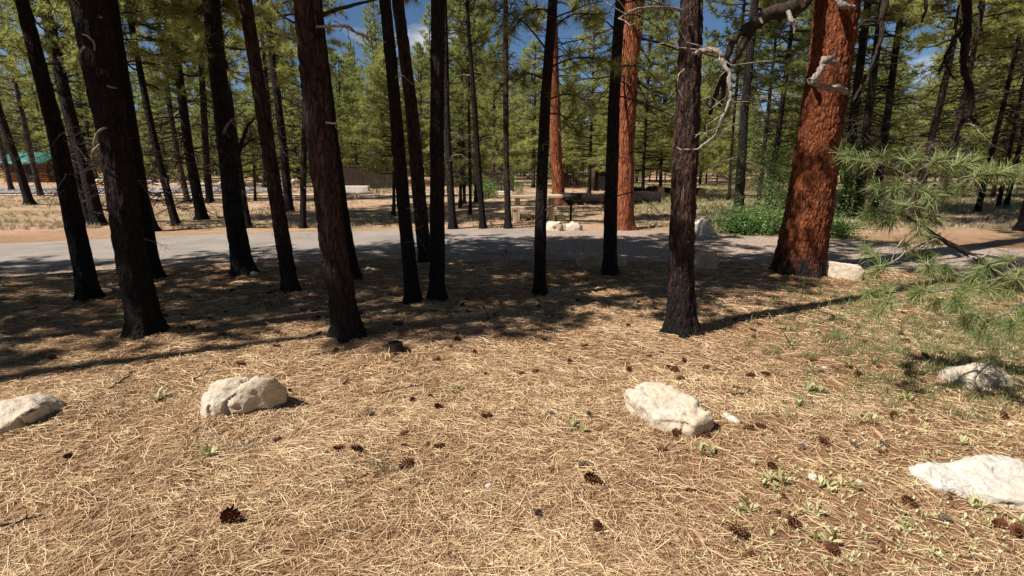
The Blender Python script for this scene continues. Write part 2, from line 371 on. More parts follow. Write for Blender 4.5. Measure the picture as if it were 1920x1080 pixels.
def strip(name, xs, y0, y1, z, m, n=8, rag=None):
    V = []; k = len(xs)
    for j in range(n + 1): V += [(x, a + (b_ - a) * j / n, z) for x, a, b_ in zip(xs, y0, y1)]
    V = np.array(V)
    if rag is not None: V = rag(V)
    i = np.arange(n)[:, None] * k + np.arange(k - 1)[None]
    F = np.stack((i, i + 1, i + 1 + k, i + k), -1).reshape(-1, 4)
    return link(name, mesh(name, V, [F], m, smooth=True))
xs = np.arange(-34, 34, .2)
tag(strip('gravel_track', xs, ynear(xs) - .18, yfar(xs) + .1, .006, M_.gravel), kind='structure')
xs = np.concatenate((np.arange(-34, 0, .15), np.linspace(0, .45, 8)))
def rag(V):
    V = V.copy(); m = V[:, 0] > -.01
    V[m, 0] += .18 * (V[m, 1] - 11) * .5 + .25 * (vn(V[m, 1] * 2.3, V[m, 1] * 0) - .5); return V
tag(strip('asphalt_road', xs, ynear(xs) + .35 + .25 * vn(xs * 1.1, xs * 0 + 2), yfar(xs) - .02, .013, M_.asphalt, 24, rag), kind='structure')
# far parking strip, its kerbs and the sandy path in front of it
xs = np.arange(-90, -14, 1.); c0 = 31 + 1.6 * np.sin(xs * .07); c1 = 37.5 + 1.6 * np.sin(xs * .07)
tag(strip('parking_road', xs, c0, c1, .05, M_.far_road), kind='structure')
tag(strip('sandy_path', np.arange(-90, 30, 1.), 27.4 + np.arange(-90, 30, 1.) * .01, 28.5 + np.arange(-90, 30, 1.) * .012, .05, M_.sand), kind='structure')

# ------------------------------------------------------------------ rocks
def hull_rock(name, pts, m, label, group, seed, vox=.02, amp=.02, cuts=3, under=.06):
    """pts: (pixel x, pixel y, height above the ground); adds matching points under the ground"""
    P = [at(a, b_, c_) for a, b_, c_ in pts]
    ctr = np.mean(P, 0)
    low = [np.array((p[0] * .93 + ctr[0] * .07, p[1] * .9 + ctr[1] * .1, -under)) for p in P]
    # unseen rear side: mirrored depth of low front points
    allp = P + low
    bm = bmesh.new()
    o3 = np.array((ctr[0], ctr[1], 0.))
    for p in allp: bm.verts.new(tuple(p - o3))
    r = bmesh.ops.convex_hull(bm, input=bm.verts)
    bmesh.ops.delete(bm, geom=[v_ for v_ in bm.verts if not v_.link_faces], context='VERTS')
    me = bpy.data.meshes.new(name); bm.to_mesh(me); bm.free()
    o = bpy.data.objects.new(name, me); C.objects.link(o)
    md = o.modifiers.new('r', 'REMESH'); md.mode = 'VOXEL'; md.voxel_size = vox
    dg = bpy.context.evaluated_depsgraph_get(); me2 = bpy.data.meshes.new_from_object(o.evaluated_get(dg)); o.modifiers.clear(); o.data = me2
    bpy.data.meshes.remove(me)
    n = len(me2.vertices); co = np.empty(n * 3, np.float32); me2.vertices.foreach_get('co', co); co = co.reshape(-1, 3).astype(float)
    no = np.empty(n * 3, np.float32); me2.vertex_normals.foreach_get('vector', no); no = no.reshape(-1, 3)
    s = seed * 7.3; q = co + s
    big = fbm(q[:, 0] * 5, q[:, 1] * 5, q[:, 2] * 5, seed, 3) - .5
    rid = 1 - np.abs(2 * fbm(q[:, 0] * 8 + 2 * big, q[:, 1] * 8, q[:, 2] * 13, seed + 5, 4) - 1)
    fine = fbm(q[:, 0] * 28, q[:, 1] * 28, q[:, 2] * 28, seed + 9, 3) - .5
    layer = vn(q[:, 0] * 2, q[:, 1] * 2, q[:, 2] * 34 + 5 * big, seed + 3) - .5
    d = amp * (2.3 * big + 1.9 * (rid - .8) + .8 * fine + .7 * layer)
    # crevices
    cv = np.abs(fbm(q[:, 0] * 3.3, q[:, 1] * 3.3, q[:, 2] * 5, seed + 21, 3) - .5); d -= amp * 1.5 * np.exp(-(cv / .012) ** 2)
    co = co + no * d[:, None]
    me2.vertices.foreach_set('co', co.astype(np.float32).ravel()); me2.update()
    me2.polygons.foreach_set('use_smooth', np.ones(len(me2.polygons), bool))
    me2.materials.clear(); me2.materials.append(m); me2.name = name
    o.location = tuple(o3 + np.array((0, 0, gz1(o3[0], o3[1]) * .35 - .004)))
    return tag(o, label, 'boulder', group)
G = 'pale boulders lining the foreground'
hull_rock('boulder', [(-60, 850, 0), (-60, 775, .12), (10, 762, .17), (60, 747, .17), (100, 748, .13), (128, 768, .06), (130, 778, .0), (70, 800, 0), (0, 826, 0), (-10, 800, .1), (60, 775, .15)], M_.rock,
          'low cream boulder cut off by the left edge of the picture', G, 1, .014, .017)
hull_rock('boulder', [(377, 766, .02), (382, 735, .16), (392, 716, .24), (430, 711, .27), (505, 711, .26), (535, 726, .17), (545, 745, .04), (500, 772, .02), (470, 784, 0), (405, 797, 0), (378, 790, 0), (385, 770, .12), (455, 765, .1), (505, 728, .2)], M_.rock,
          'blocky cream boulder with a pitted front, left of centre foreground', G, 2, .013, .015)
hull_rock('boulder', [(1172, 735, .17), (1180, 732, .2), (1222, 716, .22), (1250, 722, .23), (1300, 750, .2), (1332, 775, .16), (1338, 795, .1), (1335, 808, .03), (1308, 826, 0), (1280, 828, 0), (1225, 816, 0), (1195, 790, .02), (1178, 762, .05), (1220, 790, .1), (1300, 800, .12)], M_.rock,
          'cracked cream boulder with pine cones at its foot, right of centre foreground', G, 3, .013, .017)
hull_rock('boulder', [(1752, 706, .02), (1760, 700, .07), (1790, 695, .14), (1830, 679, .2), (1862, 682, .2), (1890, 695, .16), (1903, 712, .1), (1900, 730, .03), (1850, 740, 0), (1800, 735, 0), (1765, 722, 0), (1820, 715, .1)], M_.rock,
          'grey-cream arched boulder beside the weeds at the right', G, 4, .013, .02)
hull_rock('boulder', [(1700, 878, .08), (1722, 870, .1), (1800, 874, .12), (1828, 862, .14), (1870, 858, .14), (1960, 872, .14), (2010, 900, .1), (2010, 980, 0), (1920, 962, .0), (1830, 952, 0), (1750, 932, 0), (1708, 905, .0), (1760, 915, .06), (1900, 935, .08)], M_.rock_white,
          'flat whitish slab-like boulder at the lower right corner', G, 5, .013, .014)
GS = 'boulders by the road'
hull_rock('boulder', [(1078, 490, .02), (1090, 476, .22), (1130, 470, .26), (1165, 476, .2), (1176, 490, .05), (1170, 500, 0), (1085, 500, 0)], M_.rock_brown,
          'rounded brown boulder in the shade behind the thin black trunk', GS, 6, .03, .025)
hull_rock('boulder', [(1292, 495, .02), (1300, 478, .2), (1320, 466, .3), (1342, 472, .24), (1352, 490, .1), (1350, 502, 0), (1300, 505, 0)], M_.rock_brown,
          'brown boulder half in shade between the furrowed trunk and the orange pine', GS, 7, .03, .025)
hull_rock('boulder', [(1540, 512, .03), (1540, 488, .22), (1555, 486, .25), (1612, 494, .24), (1622, 505, .16), (1620, 520, 0), (1540, 516, 0)], M_.rock,
          'squared pale stone block against the right foot of the big orange pine', GS, 8, .025, .008)
hull_rock('boulder', [(1294, 436, .02), (1296, 424, .18), (1316, 407, .42), (1322, 410, .42), (1336, 420, .28), (1344, 434, .06), (1343, 440, 0), (1300, 440, 0)], M_.rock_white,
          'white jagged rock beyond the gravel, next to the green bush', GS, 9, .035, .035)
hull_rock('boulder', [(1016, 430, 0), (1020, 420, .1), (1030, 413, .24), (1052, 414, .26), (1058, 424, .12), (1057, 432, 0), (1022, 432, 0)], M_.rock,
          'tan rock by the grill post, left one of the pair', GS, 10, .035, .03)
hull_rock('boulder', [(1059, 432, 0), (1060, 420, .15), (1068, 415, .22), (1084, 416, .22), (1092, 424, .1), (1090, 433, 0)], M_.rock,
          'tan rock by the grill post, right one of the pair', GS, 11, .035, .03)
rg0 = random.Random(4)
def small_stone(px, py, s, label, m=None, Yp=None):
    P = at(px, py); pts = []
    bm = bmesh.new(); bmesh.ops.create_icosphere(bm, subdivisions=2, radius=1)
    sd = rg0.random() * 50
    for v_ in bm.verts:
        k = 1 + .5 * (float(vn(np.array([v_.co.x * 1.5 + sd]), np.array([v_.co.y * 1.5]), np.array([v_.co.z * 1.5]))[0]) - .5)
        v_.co = Vector((v_.co.x * k, v_.co.y * k * .8, v_.co.z * k * .6)) * s
    me = bpy.data.meshes.new('stone'); bm.to_mesh(me); bm.free(); me.materials.append(m or M_.rock_white)
    return tag(link('stone', me, None, (P[0], P[1], gz1(P[0], P[1]) + s * .25), (0, 0, rg0.random() * 6)), label, 'stone', 'small loose stones')
for a in [(1522, 902, .028, 'small bright white stone left of the flat whitish slab boulder'),
          (915, 915, .02, 'tiny white stone alone on the needles near the centre bottom'),
          (1372, 802, .04, 'pale flat chip of stone just right of the cracked boulder'),
          (1360, 795, .03, 'small pale chip touching the right end of the cracked boulder'),
          (477, 517, .06, 'pale stone at the foot of the dark trunk left of centre'),
          (1545, 700, .022, 'small pale stone among weeds left of the arched boulder'),
          (1893, 803, .022, 'tiny cream stone below the arched boulder'),
          (1610, 915, .016, 'tiny pale stone between the white stone and the slab boulder'),
          (690, 508, .05, 'pale stone on the strip of soil by the asphalt edge')]:
    small_stone(*a)
for k in range(16):               # pale stones edging the far parking
    px = 120 + k * 33 + rg0.uniform(-8, 8); P = at(px, 343.5 + rg0.uniform(-2, 3))
    o = small_stone(px, 343, .32 + rg0.random() * .3, 'pale stone in the row edging the far side of the distant parking road', M_.rock)
    o.location = (P[0], P[1], .1); o['group'] = 'pale stones edging the distant parking road'
for px, py in ((285, 368 - 11), (300, 357), (218, 349), (235, 347)):
    P = at(px, py); o = small_stone(px, py, .22, 'pale stone on the near verge of the distant parking road', M_.rock); o['group'] = 'pale stones on the near verge'

# ------------------------------------------------------------------ pine crowns
def crown(seed, h, Rr, nl, k, L, wd, kind='mature', dens=1., dead=0):
    rg = np.random.default_rng(seed); g = Geo(); A, B, ra, rb = [], [], [], []; TP, TD = [], []
    # leader
    z = np.linspace(0, h, 9)
    for a_, b_ in zip(z[:-1], z[1:]):
        A.append((0, 0, a_)); B.append((0, 0, b_)); ra.append(.055 * (1 - a_ / h) + .012); rb.append(.055 * (1 - b_ / h) + .01)
    TP.append((0, 0, h)); TD.append((0, 0, 1))
    for i in range(nl):
        t = (i + rg.uniform(0, 1)) / nl; z0 = h * t ** .95
        if kind == 'young': ln = Rr * (1 - t) ** .8 * rg.uniform(.65, 1.15) + .15
        else: ln = Rr * min(1, .6 + 1.6 * t) * (1 - t) ** .55 * rg.uniform(.5, 1.2) + .15
        az = i * 2.399 + rg.uniform(-.5, .5); el = rg.uniform(-.25, .15) + .75 * t
        pts = [np.array((0, 0, z0))]; d = np.array((math.cos(az) * math.cos(el), math.sin(az) * math.cos(el), math.sin(el)))
        n = 5
        for j in range(n):
            d = d + rg.normal(size=3) * .13 + np.array((0, 0, .09 if j > 1 else -.03)); d /= np.linalg.norm(d); pts.append(pts[-1] + d * ln / n)
        r0 = .012 + .014 * ln
        for j in range(n):
            A.append(pts[j]); B.append(pts[j + 1]); ra.append(r0 * (1 - j / n) + .004); rb.append(r0 * (1 - (j + 1) / n) + .004)
        nt_ = int((3 + ln * 5.5) * dens)
        for q in range(nt_):
            s_ = rg.uniform(.28, 1.0) * n; j = min(int(s_), n - 1); p = pts[j] + (pts[j + 1] - pts[j]) * (s_ - j)
            dd = (pts[j + 1] - pts[j]); dd /= np.linalg.norm(dd)
            sd = np.cross(dd, (0, 0, 1.)) * rg.choice((-1, 1)) + rg.normal(size=3) * .35; td = dd * .7 + sd * .9 + np.array((0, 0, .15)); td /= np.linalg.norm(td)
            tl = rg.uniform(.12, .42) * (.5 + ln * .35) * (1.25 - .5 * s_ / n); e = p + td * tl
            A.append(p); B.append(e); ra.append(.008); rb.append(.004); TP.append(e); TD.append(td)
            if tl > .3:
                e2 = p + td * tl * .55 + rg.normal(size=3) * .09; TP.append(e2); TD.append(td)
        TP.append(pts[-1]); TD.append(d)
    for i in range(dead):         # bare lower limbs under the crown
        z0 = -rg.uniform(.05, 1) * min(3.2, h * .55); az = rg.uniform(0, 6.28); ln = rg.uniform(.4, 1.7); d = np.array((math.cos(az), math.sin(az), rg.uniform(-.3, .25))); p = np.array((0, 0, z0)); r0 = .010 + .006 * ln
        for j in range(5):
            d = d + rg.normal(size=3) * .16 + np.array((0, 0, -.07)); d /= np.linalg.norm(d); e = p + d * ln / 5
            A.append(p); B.append(e); ra.append(r0 * (1 - j / 5) + .003); rb.append(r0 * (1 - (j + 1) / 5) + .003)
            if j > 0:
                for _ in range(2):
                    td = d + rg.normal(size=3) * .6; td /= np.linalg.norm(td); A.append(p); B.append(p + td * rg.uniform(.12, .45)); ra.append(.006); rb.append(.003)
            p = e
    g.add(*segs(np.array(A), np.array(B), np.array(ra), np.array(rb), 3), 1)
    TP = np.array(TP); TD = np.array(TD)
    g.add(*tufts(TP, TD, k, L, wd, rg, .75), 0)
    return g
FAR = [crown(11, 7.5, 2.1, 66, 26, .22, .019, 'mature', 1.15, 34), crown(12, 9, 2.4, 74, 26, .22, .019, 'mature', 1.1, 40),
       crown(13, 6.5, 1.7, 60, 24, .21, .018, 'mature', 1.15, 40), crown(14, 8, 2.0, 58, 26, .22, .019, 'mature', 1.15, 44)]
YNG = [crown(21, 6.5, 2.0, 84, 24, .21, .017, 'young', 1.1, 8), crown(22, 4.6, 1.7, 72, 24, .18, .014, 'young', 1.4, 2), crown(23, 8.5, 2.3, 100, 24, .22, .019, 'young', 1.05, 12)]
NEAR = [crown(31, 4.2, 1.9, 44, 32, .19, .017, 'mature', 1.35, 0), crown(32, 4.6, 2.1, 46, 32, .19, .017, 'mature', 1.35, 0), crown(33, 3.6, 1.6, 40, 32, .19, .017, 'mature', 1.35, 0)]
FARM = [g.build('crown', [M_.pine, M_.twig]) for g in FAR]; YNGM = [g.build('crown', [M_.pine, M_.twig]) for g in YNG]
NEARM = [g.build('crown', [M_.pine, M_.twig]) for g in NEAR]

def dead_branch_mesh(seed, ln=1.0, m=None, r0=.012, droop=.1):
    rg = np.random.default_rng(seed); g = Geo(); p = np.zeros(3); d = np.array((1., 0, .1)); pts = [p]
    for j in range(9):
        d = d + rg.normal(size=3) * .17 + np.array((0, 0, -droop)); d /= np.linalg.norm(d); p = p + d * ln / 9; pts.append(p)
    rr = r0 * np.linspace(1, .15, 10); g.add(*tube(pts, rr, 5))
    A, B = [], []
    for j in range(2, 10):
        for _ in range(2):
            if rg.random() < .7:
                td = (pts[j] - pts[j - 1]); td /= np.linalg.norm(td); td = td + rg.normal(size=3) * .7; td /= np.linalg.norm(td); l_ = rg.uniform(.06, .3) * ln
                mid = pts[j] + td * l_ * .5; td2 = td + rg.normal(size=3) * .35 + np.array((0, 0, -.1)); e = mid + td2 / np.linalg.norm(td2) * l_ * .5
                A += [pts[j], mid]; B += [mid, e]
    if A: g.add(*segs(np.array(A), np.array(B), r0 * .28, r0 * .16, 3))
    return g.build('dead_branch', [m or M_.dead])
DB = [dead_branch_mesh(100 + i, 1.0, M_.dead if i % 3 == 0 else M_.twig, .011, .05 + .06 * (i % 3)) for i in range(9)]

def trunk_geo(zs, cx, cy, rr, sides, amp, seed, furrow=(5.5, 1.2), flare=.35, lobes=5):
    n = len(zs); a = np.arange(sides) * 2 * PI / sides
    Z, A = np.meshgrid(zs, a, indexing='ij'); r = np.interp(Z, zs, rr)
    r = r * (1 + flare * np.exp(-np.maximum(Z, -.02) / .11) * (1 + .55 * np.sin(A * lobes + seed)))
    ca, sa = np.cos(A), np.sin(A); f = furrow[0] / .12
    # long plates: ridged noise stretched along the trunk
    q1 = vn(ca * r * f + seed, sa * r * f, Z * f * .28, seed); q2 = vn(ca * r * f * 2.2 + seed, sa * r * f * 2.2, Z * f * .8, seed + 3)
    rid = 1 - np.abs(2 * q1 - 1); r = r + amp * ((rid - .5) * -1.0 + (q2 - .5) * .6)
    V = np.stack((np.interp(Z, zs, cx) + ca * r, np.interp(Z, zs, cy) + sa * r, Z), -1).reshape(-1, 3)
    i = np.arange(n - 1)[:, None] * sides; j = np.arange(sides)[None]; k = (j + 1) % sides
    return V, np.stack((i + j, i + k, i + sides + k, i + sides + j), -1).reshape(-1, 4)

TREES = []
def pixel_tree(pts, H, m, label, group='pine trees around the road', sides=16, ring=.12, amp=.006, crownm=None, hb=None, cs=1., ndead=0, seed=1, cr=None, name='pine_tree', dlen=1.):
    """pts: (x, y, width) pixels from the base upwards"""
    bx, by, bw = pts[0]; B = at(bx, by); Yd = B[1] + bw / FPX * B[1] * .5
    P = [atY(bx, by, Yd)]; P[0][2] = 0; rad = [bw / FPX * depth(P[0]) / 2]
    for x, y, w_ in pts[1:]:
        q = atY(x, y, Yd); P.append(q); rad.append(w_ / FPX * depth(q) / 2)
    P = np.array(P); rad = np.array(rad)
    d = P[-1] - P[-2]; s = (H - P[-1][2]) / max(d[2], .1)
    if H > P[-1][2] + .3:
        dx = d * s; dx[0] *= .45
        P = np.vstack((P, P[-1] + dx * .5, P[-1] + dx)); rad = np.concatenate((rad, [rad[-1] * .7, .04]))
    o3 = P[0].copy(); rel = P - o3
    zs = np.concatenate(([-.12], np.arange(0, min(H, 5.2), ring), np.arange(min(H, 5.2), H, max(ring, .4)), [rel[-1][2]]))
    zs = np.unique(np.round(zs, 4)); cx = np.interp(zs, rel[:, 2], rel[:, 0]); rr = np.interp(zs, rel[:, 2], rad)
    kk = np.ones(5) / 5
    if len(cx) > 12: cxs = np.convolve(np.pad(cx, 2, 'edge'), kk, 'valid'); cx = np.where(np.arange(len(cx)) > 2, cxs, cx)
    wob = .35 * rad[0] * (vn(zs * .6, zs * 0 + seed * 3.7, s=seed) - .5); cy = wob - wob[0]; cx = cx + (wob[::-1] - wob[-1]) * .4 * np.clip(zs, 0, 1)
    fl = .12 if bw > 80 else .40
    V, F = trunk_geo(zs, cx, cy, rr, sides, amp, seed, flare=fl)
    root = empty(name, (o3[0], o3[1], gz1(o3[0], o3[1]) - .01), label, 'tree', group)
    link('trunk', mesh('trunk', V, [F], m, smooth=True), root)
    ax = lambda z_: np.array((np.interp(z_, zs, cx), np.interp(z_, zs, cy), z_))
    if crownm is not None:
        hb_ = hb if hb is not None else H * .55; a_ = ax(hb_)
        ch = cr if cr is not None else 1.
        link('crown', crownm, root, a_, (0, 0, seed * 1.3), (cs, cs, (H - hb_) / CH[crownm.name] * 1.04))
    rgt = random.Random(seed * 31 + 5)
    for q in range(ndead):
        z_ = rgt.uniform(1.4, min(H * .55, 4.2)) if q % 4 else rgt.uniform(.8, 2); a_ = ax(z_); az = rgt.uniform(-PI, PI); r_ = float(np.interp(z_, zs, rr))
        s_ = rgt.uniform(.25, 1.0) * dlen
        link('dead_branch', DB[rgt.randrange(len(DB))], root, a_ + np.array((math.cos(az), math.sin(az), 0)) * r_ * .8, (rgt.uniform(-.5, .5), rgt.uniform(-.3, .3), az), (s_,) * 3)
    TREES.append((o3[0], o3[1])); return root, ax
CH = {}
for lst, src in ((FARM, FAR), (YNGM, YNG), (NEARM, NEAR)):
    for me, g in zip(lst, src): CH[me.name] = {0: 1}.get(0) and float(max(v[2] for v in g.V[0]))

# ---- the stand of trees in front of the road (nearest first)
GN = 'pines standing between the boulders and the road'
T = pixel_tree
n0, n1, n2 = NEARM
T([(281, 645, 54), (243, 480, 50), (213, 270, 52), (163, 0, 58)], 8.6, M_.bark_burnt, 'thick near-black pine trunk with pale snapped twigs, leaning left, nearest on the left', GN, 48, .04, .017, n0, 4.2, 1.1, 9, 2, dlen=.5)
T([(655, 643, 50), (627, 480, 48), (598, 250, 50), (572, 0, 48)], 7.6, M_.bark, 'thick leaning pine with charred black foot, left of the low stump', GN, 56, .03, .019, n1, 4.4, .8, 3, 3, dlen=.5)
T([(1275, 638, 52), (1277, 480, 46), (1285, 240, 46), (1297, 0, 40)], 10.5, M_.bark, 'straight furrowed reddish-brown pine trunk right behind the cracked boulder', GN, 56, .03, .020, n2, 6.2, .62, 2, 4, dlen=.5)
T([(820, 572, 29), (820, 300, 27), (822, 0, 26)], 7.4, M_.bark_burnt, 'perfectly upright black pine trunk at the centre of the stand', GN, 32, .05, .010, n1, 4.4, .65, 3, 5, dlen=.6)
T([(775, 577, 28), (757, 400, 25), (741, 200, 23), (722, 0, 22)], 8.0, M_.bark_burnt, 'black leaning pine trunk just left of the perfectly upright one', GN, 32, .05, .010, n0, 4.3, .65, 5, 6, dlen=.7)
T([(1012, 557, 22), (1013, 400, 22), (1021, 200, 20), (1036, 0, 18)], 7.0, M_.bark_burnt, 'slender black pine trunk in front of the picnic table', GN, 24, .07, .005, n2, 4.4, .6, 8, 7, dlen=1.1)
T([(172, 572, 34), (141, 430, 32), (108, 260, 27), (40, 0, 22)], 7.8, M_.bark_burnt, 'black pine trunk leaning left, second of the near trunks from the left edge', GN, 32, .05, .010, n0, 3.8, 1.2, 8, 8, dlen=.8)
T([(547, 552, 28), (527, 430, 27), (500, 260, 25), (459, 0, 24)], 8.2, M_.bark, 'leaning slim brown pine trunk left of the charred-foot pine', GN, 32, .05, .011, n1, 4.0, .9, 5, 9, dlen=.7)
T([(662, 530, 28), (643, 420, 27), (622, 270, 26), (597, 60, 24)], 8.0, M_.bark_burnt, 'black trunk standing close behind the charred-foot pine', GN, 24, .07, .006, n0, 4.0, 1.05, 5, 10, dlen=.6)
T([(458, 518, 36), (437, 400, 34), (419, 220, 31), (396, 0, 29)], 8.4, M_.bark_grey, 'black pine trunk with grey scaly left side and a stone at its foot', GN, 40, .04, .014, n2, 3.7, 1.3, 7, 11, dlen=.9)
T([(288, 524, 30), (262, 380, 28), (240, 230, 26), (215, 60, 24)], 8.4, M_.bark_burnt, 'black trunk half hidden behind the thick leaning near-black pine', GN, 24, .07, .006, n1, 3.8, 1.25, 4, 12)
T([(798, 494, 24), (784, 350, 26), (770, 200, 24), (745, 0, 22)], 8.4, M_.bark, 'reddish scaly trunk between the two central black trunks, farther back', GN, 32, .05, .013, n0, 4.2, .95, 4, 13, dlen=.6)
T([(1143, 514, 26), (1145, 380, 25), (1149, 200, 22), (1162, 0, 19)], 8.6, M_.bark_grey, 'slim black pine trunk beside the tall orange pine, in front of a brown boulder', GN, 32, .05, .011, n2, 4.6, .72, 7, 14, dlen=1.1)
# the big orange pine
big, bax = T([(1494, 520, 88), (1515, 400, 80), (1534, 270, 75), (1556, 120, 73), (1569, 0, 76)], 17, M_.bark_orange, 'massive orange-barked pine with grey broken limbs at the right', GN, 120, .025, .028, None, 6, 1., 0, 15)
link('crown', FARM[3], big, bax(10.), (0, 0, 1), (.9, .9, .9))

# ---- trees beyond the road, placed singly
GB = 'pines beyond the road'
def f(i): return FARM[i % 4]
B_ = M_.bark_far; BG = M_.bark_grey
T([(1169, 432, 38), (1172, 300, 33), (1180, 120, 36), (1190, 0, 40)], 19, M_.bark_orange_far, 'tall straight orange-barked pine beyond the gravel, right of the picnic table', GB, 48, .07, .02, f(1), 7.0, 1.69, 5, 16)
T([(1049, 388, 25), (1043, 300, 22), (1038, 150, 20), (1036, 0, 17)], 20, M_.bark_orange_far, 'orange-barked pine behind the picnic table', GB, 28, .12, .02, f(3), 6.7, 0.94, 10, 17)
T([(285, 435, 22), (262, 350, 20), (225, 190, 17), (185, 20, 15)], 12, M_.bark, 'reddish-brown trunk at the far road edge behind the thick black pine', GB, 20, .12, .008, f(0), 4.1, 0.89, 17, 18, dlen=1.3)
T([(186, 425, 24), (165, 340, 21), (138, 230, 18), (100, 60, 15)], 12, M_.bark_burnt, 'dark twig-covered trunk beyond the road, right one of a crossing pair', GB, 20, .12, .008, f(2), 3.6, 0.89, 27, 19, dlen=1.4)
T([(168, 420, 13), (152, 350, 12), (130, 230, 11), (95, 90, 9)], 10, M_.bark_burnt, 'thin dark trunk beyond the road, left one of a crossing pair', GB, 12, .2, .005, f(0), 3.6, 0.78, 20, 20, dlen=1.3)
T([(57, 385, 15), (33, 310, 14), (0, 215, 12)], 13, M_.bark_burnt, 'dark trunk leaning left in front of the green-roofed cabin', GB, 12, .2, .006, f(1), 5.1, 1.00, 13, 21, dlen=1.6)
T([(77, 368, 9), (62, 310, 9), (45, 230, 8)], 12, B_, 'thin trunk in front of the right end of the green-roofed cabin', GB, 10, .3, .005, f(2), 4.1, 0.89, 13, 22, dlen=1.5)
T([(22, 358, 8), (8, 300, 8), (-10, 220, 7)], 12, B_, 'thin trunk at the left end of the green-roofed cabin', GB, 10, .3, .005, f(3), 4.6, 0.89, 8, 23, dlen=1.5)
T([(331, 425, 14), (303, 320, 13), (275, 200, 12), (250, 70, 10)], 11, M_.bark_burnt, 'slim dark pine beyond the road with thin drooping dead branches', GB, 14, .16, .006, f(0), 3.6, 0.89, 20, 24, dlen=1.4)
T([(353, 382, 10), (335, 300, 10), (322, 220, 9), (300, 60, 7)], 13, B_, 'thin trunk left of the dark forked-looking pair, beyond the road', GB, 10, .25, .005, f(1), 4.6, 0.89, 13, 25, dlen=1.4)
T([(380, 412, 20), (357, 300, 17), (340, 180, 15), (318, 0, 12)], 12, M_.bark_burnt, 'dark pine with broad black foot beyond the road', GB, 18, .15, .008, f(2), 3.7, 1.00, 23, 26, dlen=1.5)
T([(394, 380, 13), (387, 290, 12), (381, 190, 11), (372, 60, 9)], 14, M_.bark_burnt, 'straight dark trunk just right of the broad-footed pine', GB, 12, .2, .006, f(3), 5.1, 1.00, 13, 27, dlen=1.5)
T([(466, 430, 13), (452, 350, 12), (440, 260, 11)], 10, M_.bark_burnt, 'thin dark trunk peeping out behind the grey scaly trunk', GB, 12, .2, .005, f(0), 3.6, 0.78, 10, 28, dlen=1.2)
T([(543, 398, 16), (534, 310, 15), (525, 220, 14), (505, 60, 12)], 14, M_.bark_burnt, 'dark pine beyond the road between the slim brown trunk and the charred-foot pine', GB, 14, .2, .007, f(1), 4.6, 1.00, 13, 29, dlen=1.4)
T([(527, 394, 9), (517, 320, 8), (508, 230, 7)], 12, BG, 'thin pale-edged grey trunk beyond the road behind the slim brown trunk', GB, 10, .3, .005, f(2), 4.1, 0.89, 8, 30)
T([(479, 378, 5), (477, 330, 5), (475, 300, 4)], 3.4, B_, 'sapling-thin stem standing in the open beyond the road', GB, 8, .3, .003, YNGM[1], 1.6, .5, 1, 31)
T([(568, 430, 12), (569, 330, 11), (572, 200, 10), (574, 60, 8)], 10, M_.bark_burnt, 'thin upright black trunk just left of the charred-foot pine, at the road edge', GB, 14, .16, .005, f(3), 3.6, 0.62, 17, 32, dlen=1.1)
T([(849, 430, 15), (843, 330, 14), (838, 220, 12), (835, 50, 10)], 11, M_.bark_grey, 'grey scaly trunk at the far road edge touching the upright black trunk', GB, 18, .15, .008, f(0), 5.5, 0.42, 8, 33)
T([(906, 429, 12), (898, 330, 12), (889, 200, 10), (879, 60, 7)], 9, M_.bark_burnt, 'slim dark tapering pine with curved side branches at the far road edge', GB, 16, .15, .005, YNGM[0], 5.8, 0.54, 16, 34, dlen=1.5)
T([(953, 429, 13), (949, 300, 11), (948, 150, 10), (948, 0, 9)], 12, M_.bark, 'straight slim brown trunk just left of the picnic table', GB, 18, .15, .007, f(1), 5.9, 0.42, 15, 35, dlen=1.3)
T([(882, 404, 6), (882, 340, 6), (880, 250, 5)], 8, M_.bark_burnt, 'very thin black trunk left of the dark board screen', GB, 8, .3, .004, YNGM[1], 3.5, .9, 4, 36)
T([(893, 383, 8), (893, 300, 8), (892, 200, 7)], 13, M_.bark_burnt, 'thin black trunk in front of the dark board screen', GB, 10, .3, .005, f(2), 4.6, 0.71, 8, 37)
T([(871, 383, 6), (869, 320, 6), (868, 250, 5)], 12, M_.bark_burnt, 'thin trunk in the gap right of the upright black trunk', GB, 8, .3, .004, f(3), 4.1, 0.71, 6, 38)
T([(1385, 390, 18), (1390, 300, 17), (1397, 200, 15), (1410, 60, 14)], 17, M_.bark_grey, 'dark grey pine standing in the grass left of the big orange pine', GB, 18, .2, .01, f(1), 7.0, 1.30, 23, 39, dlen=1.7)
T([(1366, 375, 6), (1370, 320, 6), (1374, 250, 5)], 12, B_, 'thin left neighbour of the dark grey pine in the grass', GB, 8, .3, .004, f(0), 4.1, 0.91, 8, 40)
T([(1422, 378, 8), (1430, 310, 8), (1438, 230, 7)], 12, B_, 'slim dark trunk in the grass, left of the oak thicket stems', GB, 8, .3, .004, f(2), 4.6, 1.04, 10, 41)
T([(1440, 385, 11), (1452, 300, 10), (1466, 200, 9)], 13, M_.bark_burnt, 'slim dark trunk just right of the oak thicket stems', GB, 10, .25, .005, f(0), 4.6, 1.04, 10, 42)
T([(1583, 402, 18), (1592, 320, 17), (1600, 230, 15)], 16, M_.bark_burnt, 'stout dark trunk just right of the big orange pine', GB, 16, .2, .008, f(3), 5.7, 1.13, 17, 43, dlen=1.5)
T([(1608, 412, 17), (1614, 340, 16), (1624, 240, 14)], 14, M_.bark_burnt, 'black trunk behind the left end of the pine bough', GB, 16, .2, .008, f(1), 5.2, 1.01, 20, 44, dlen=1.5)
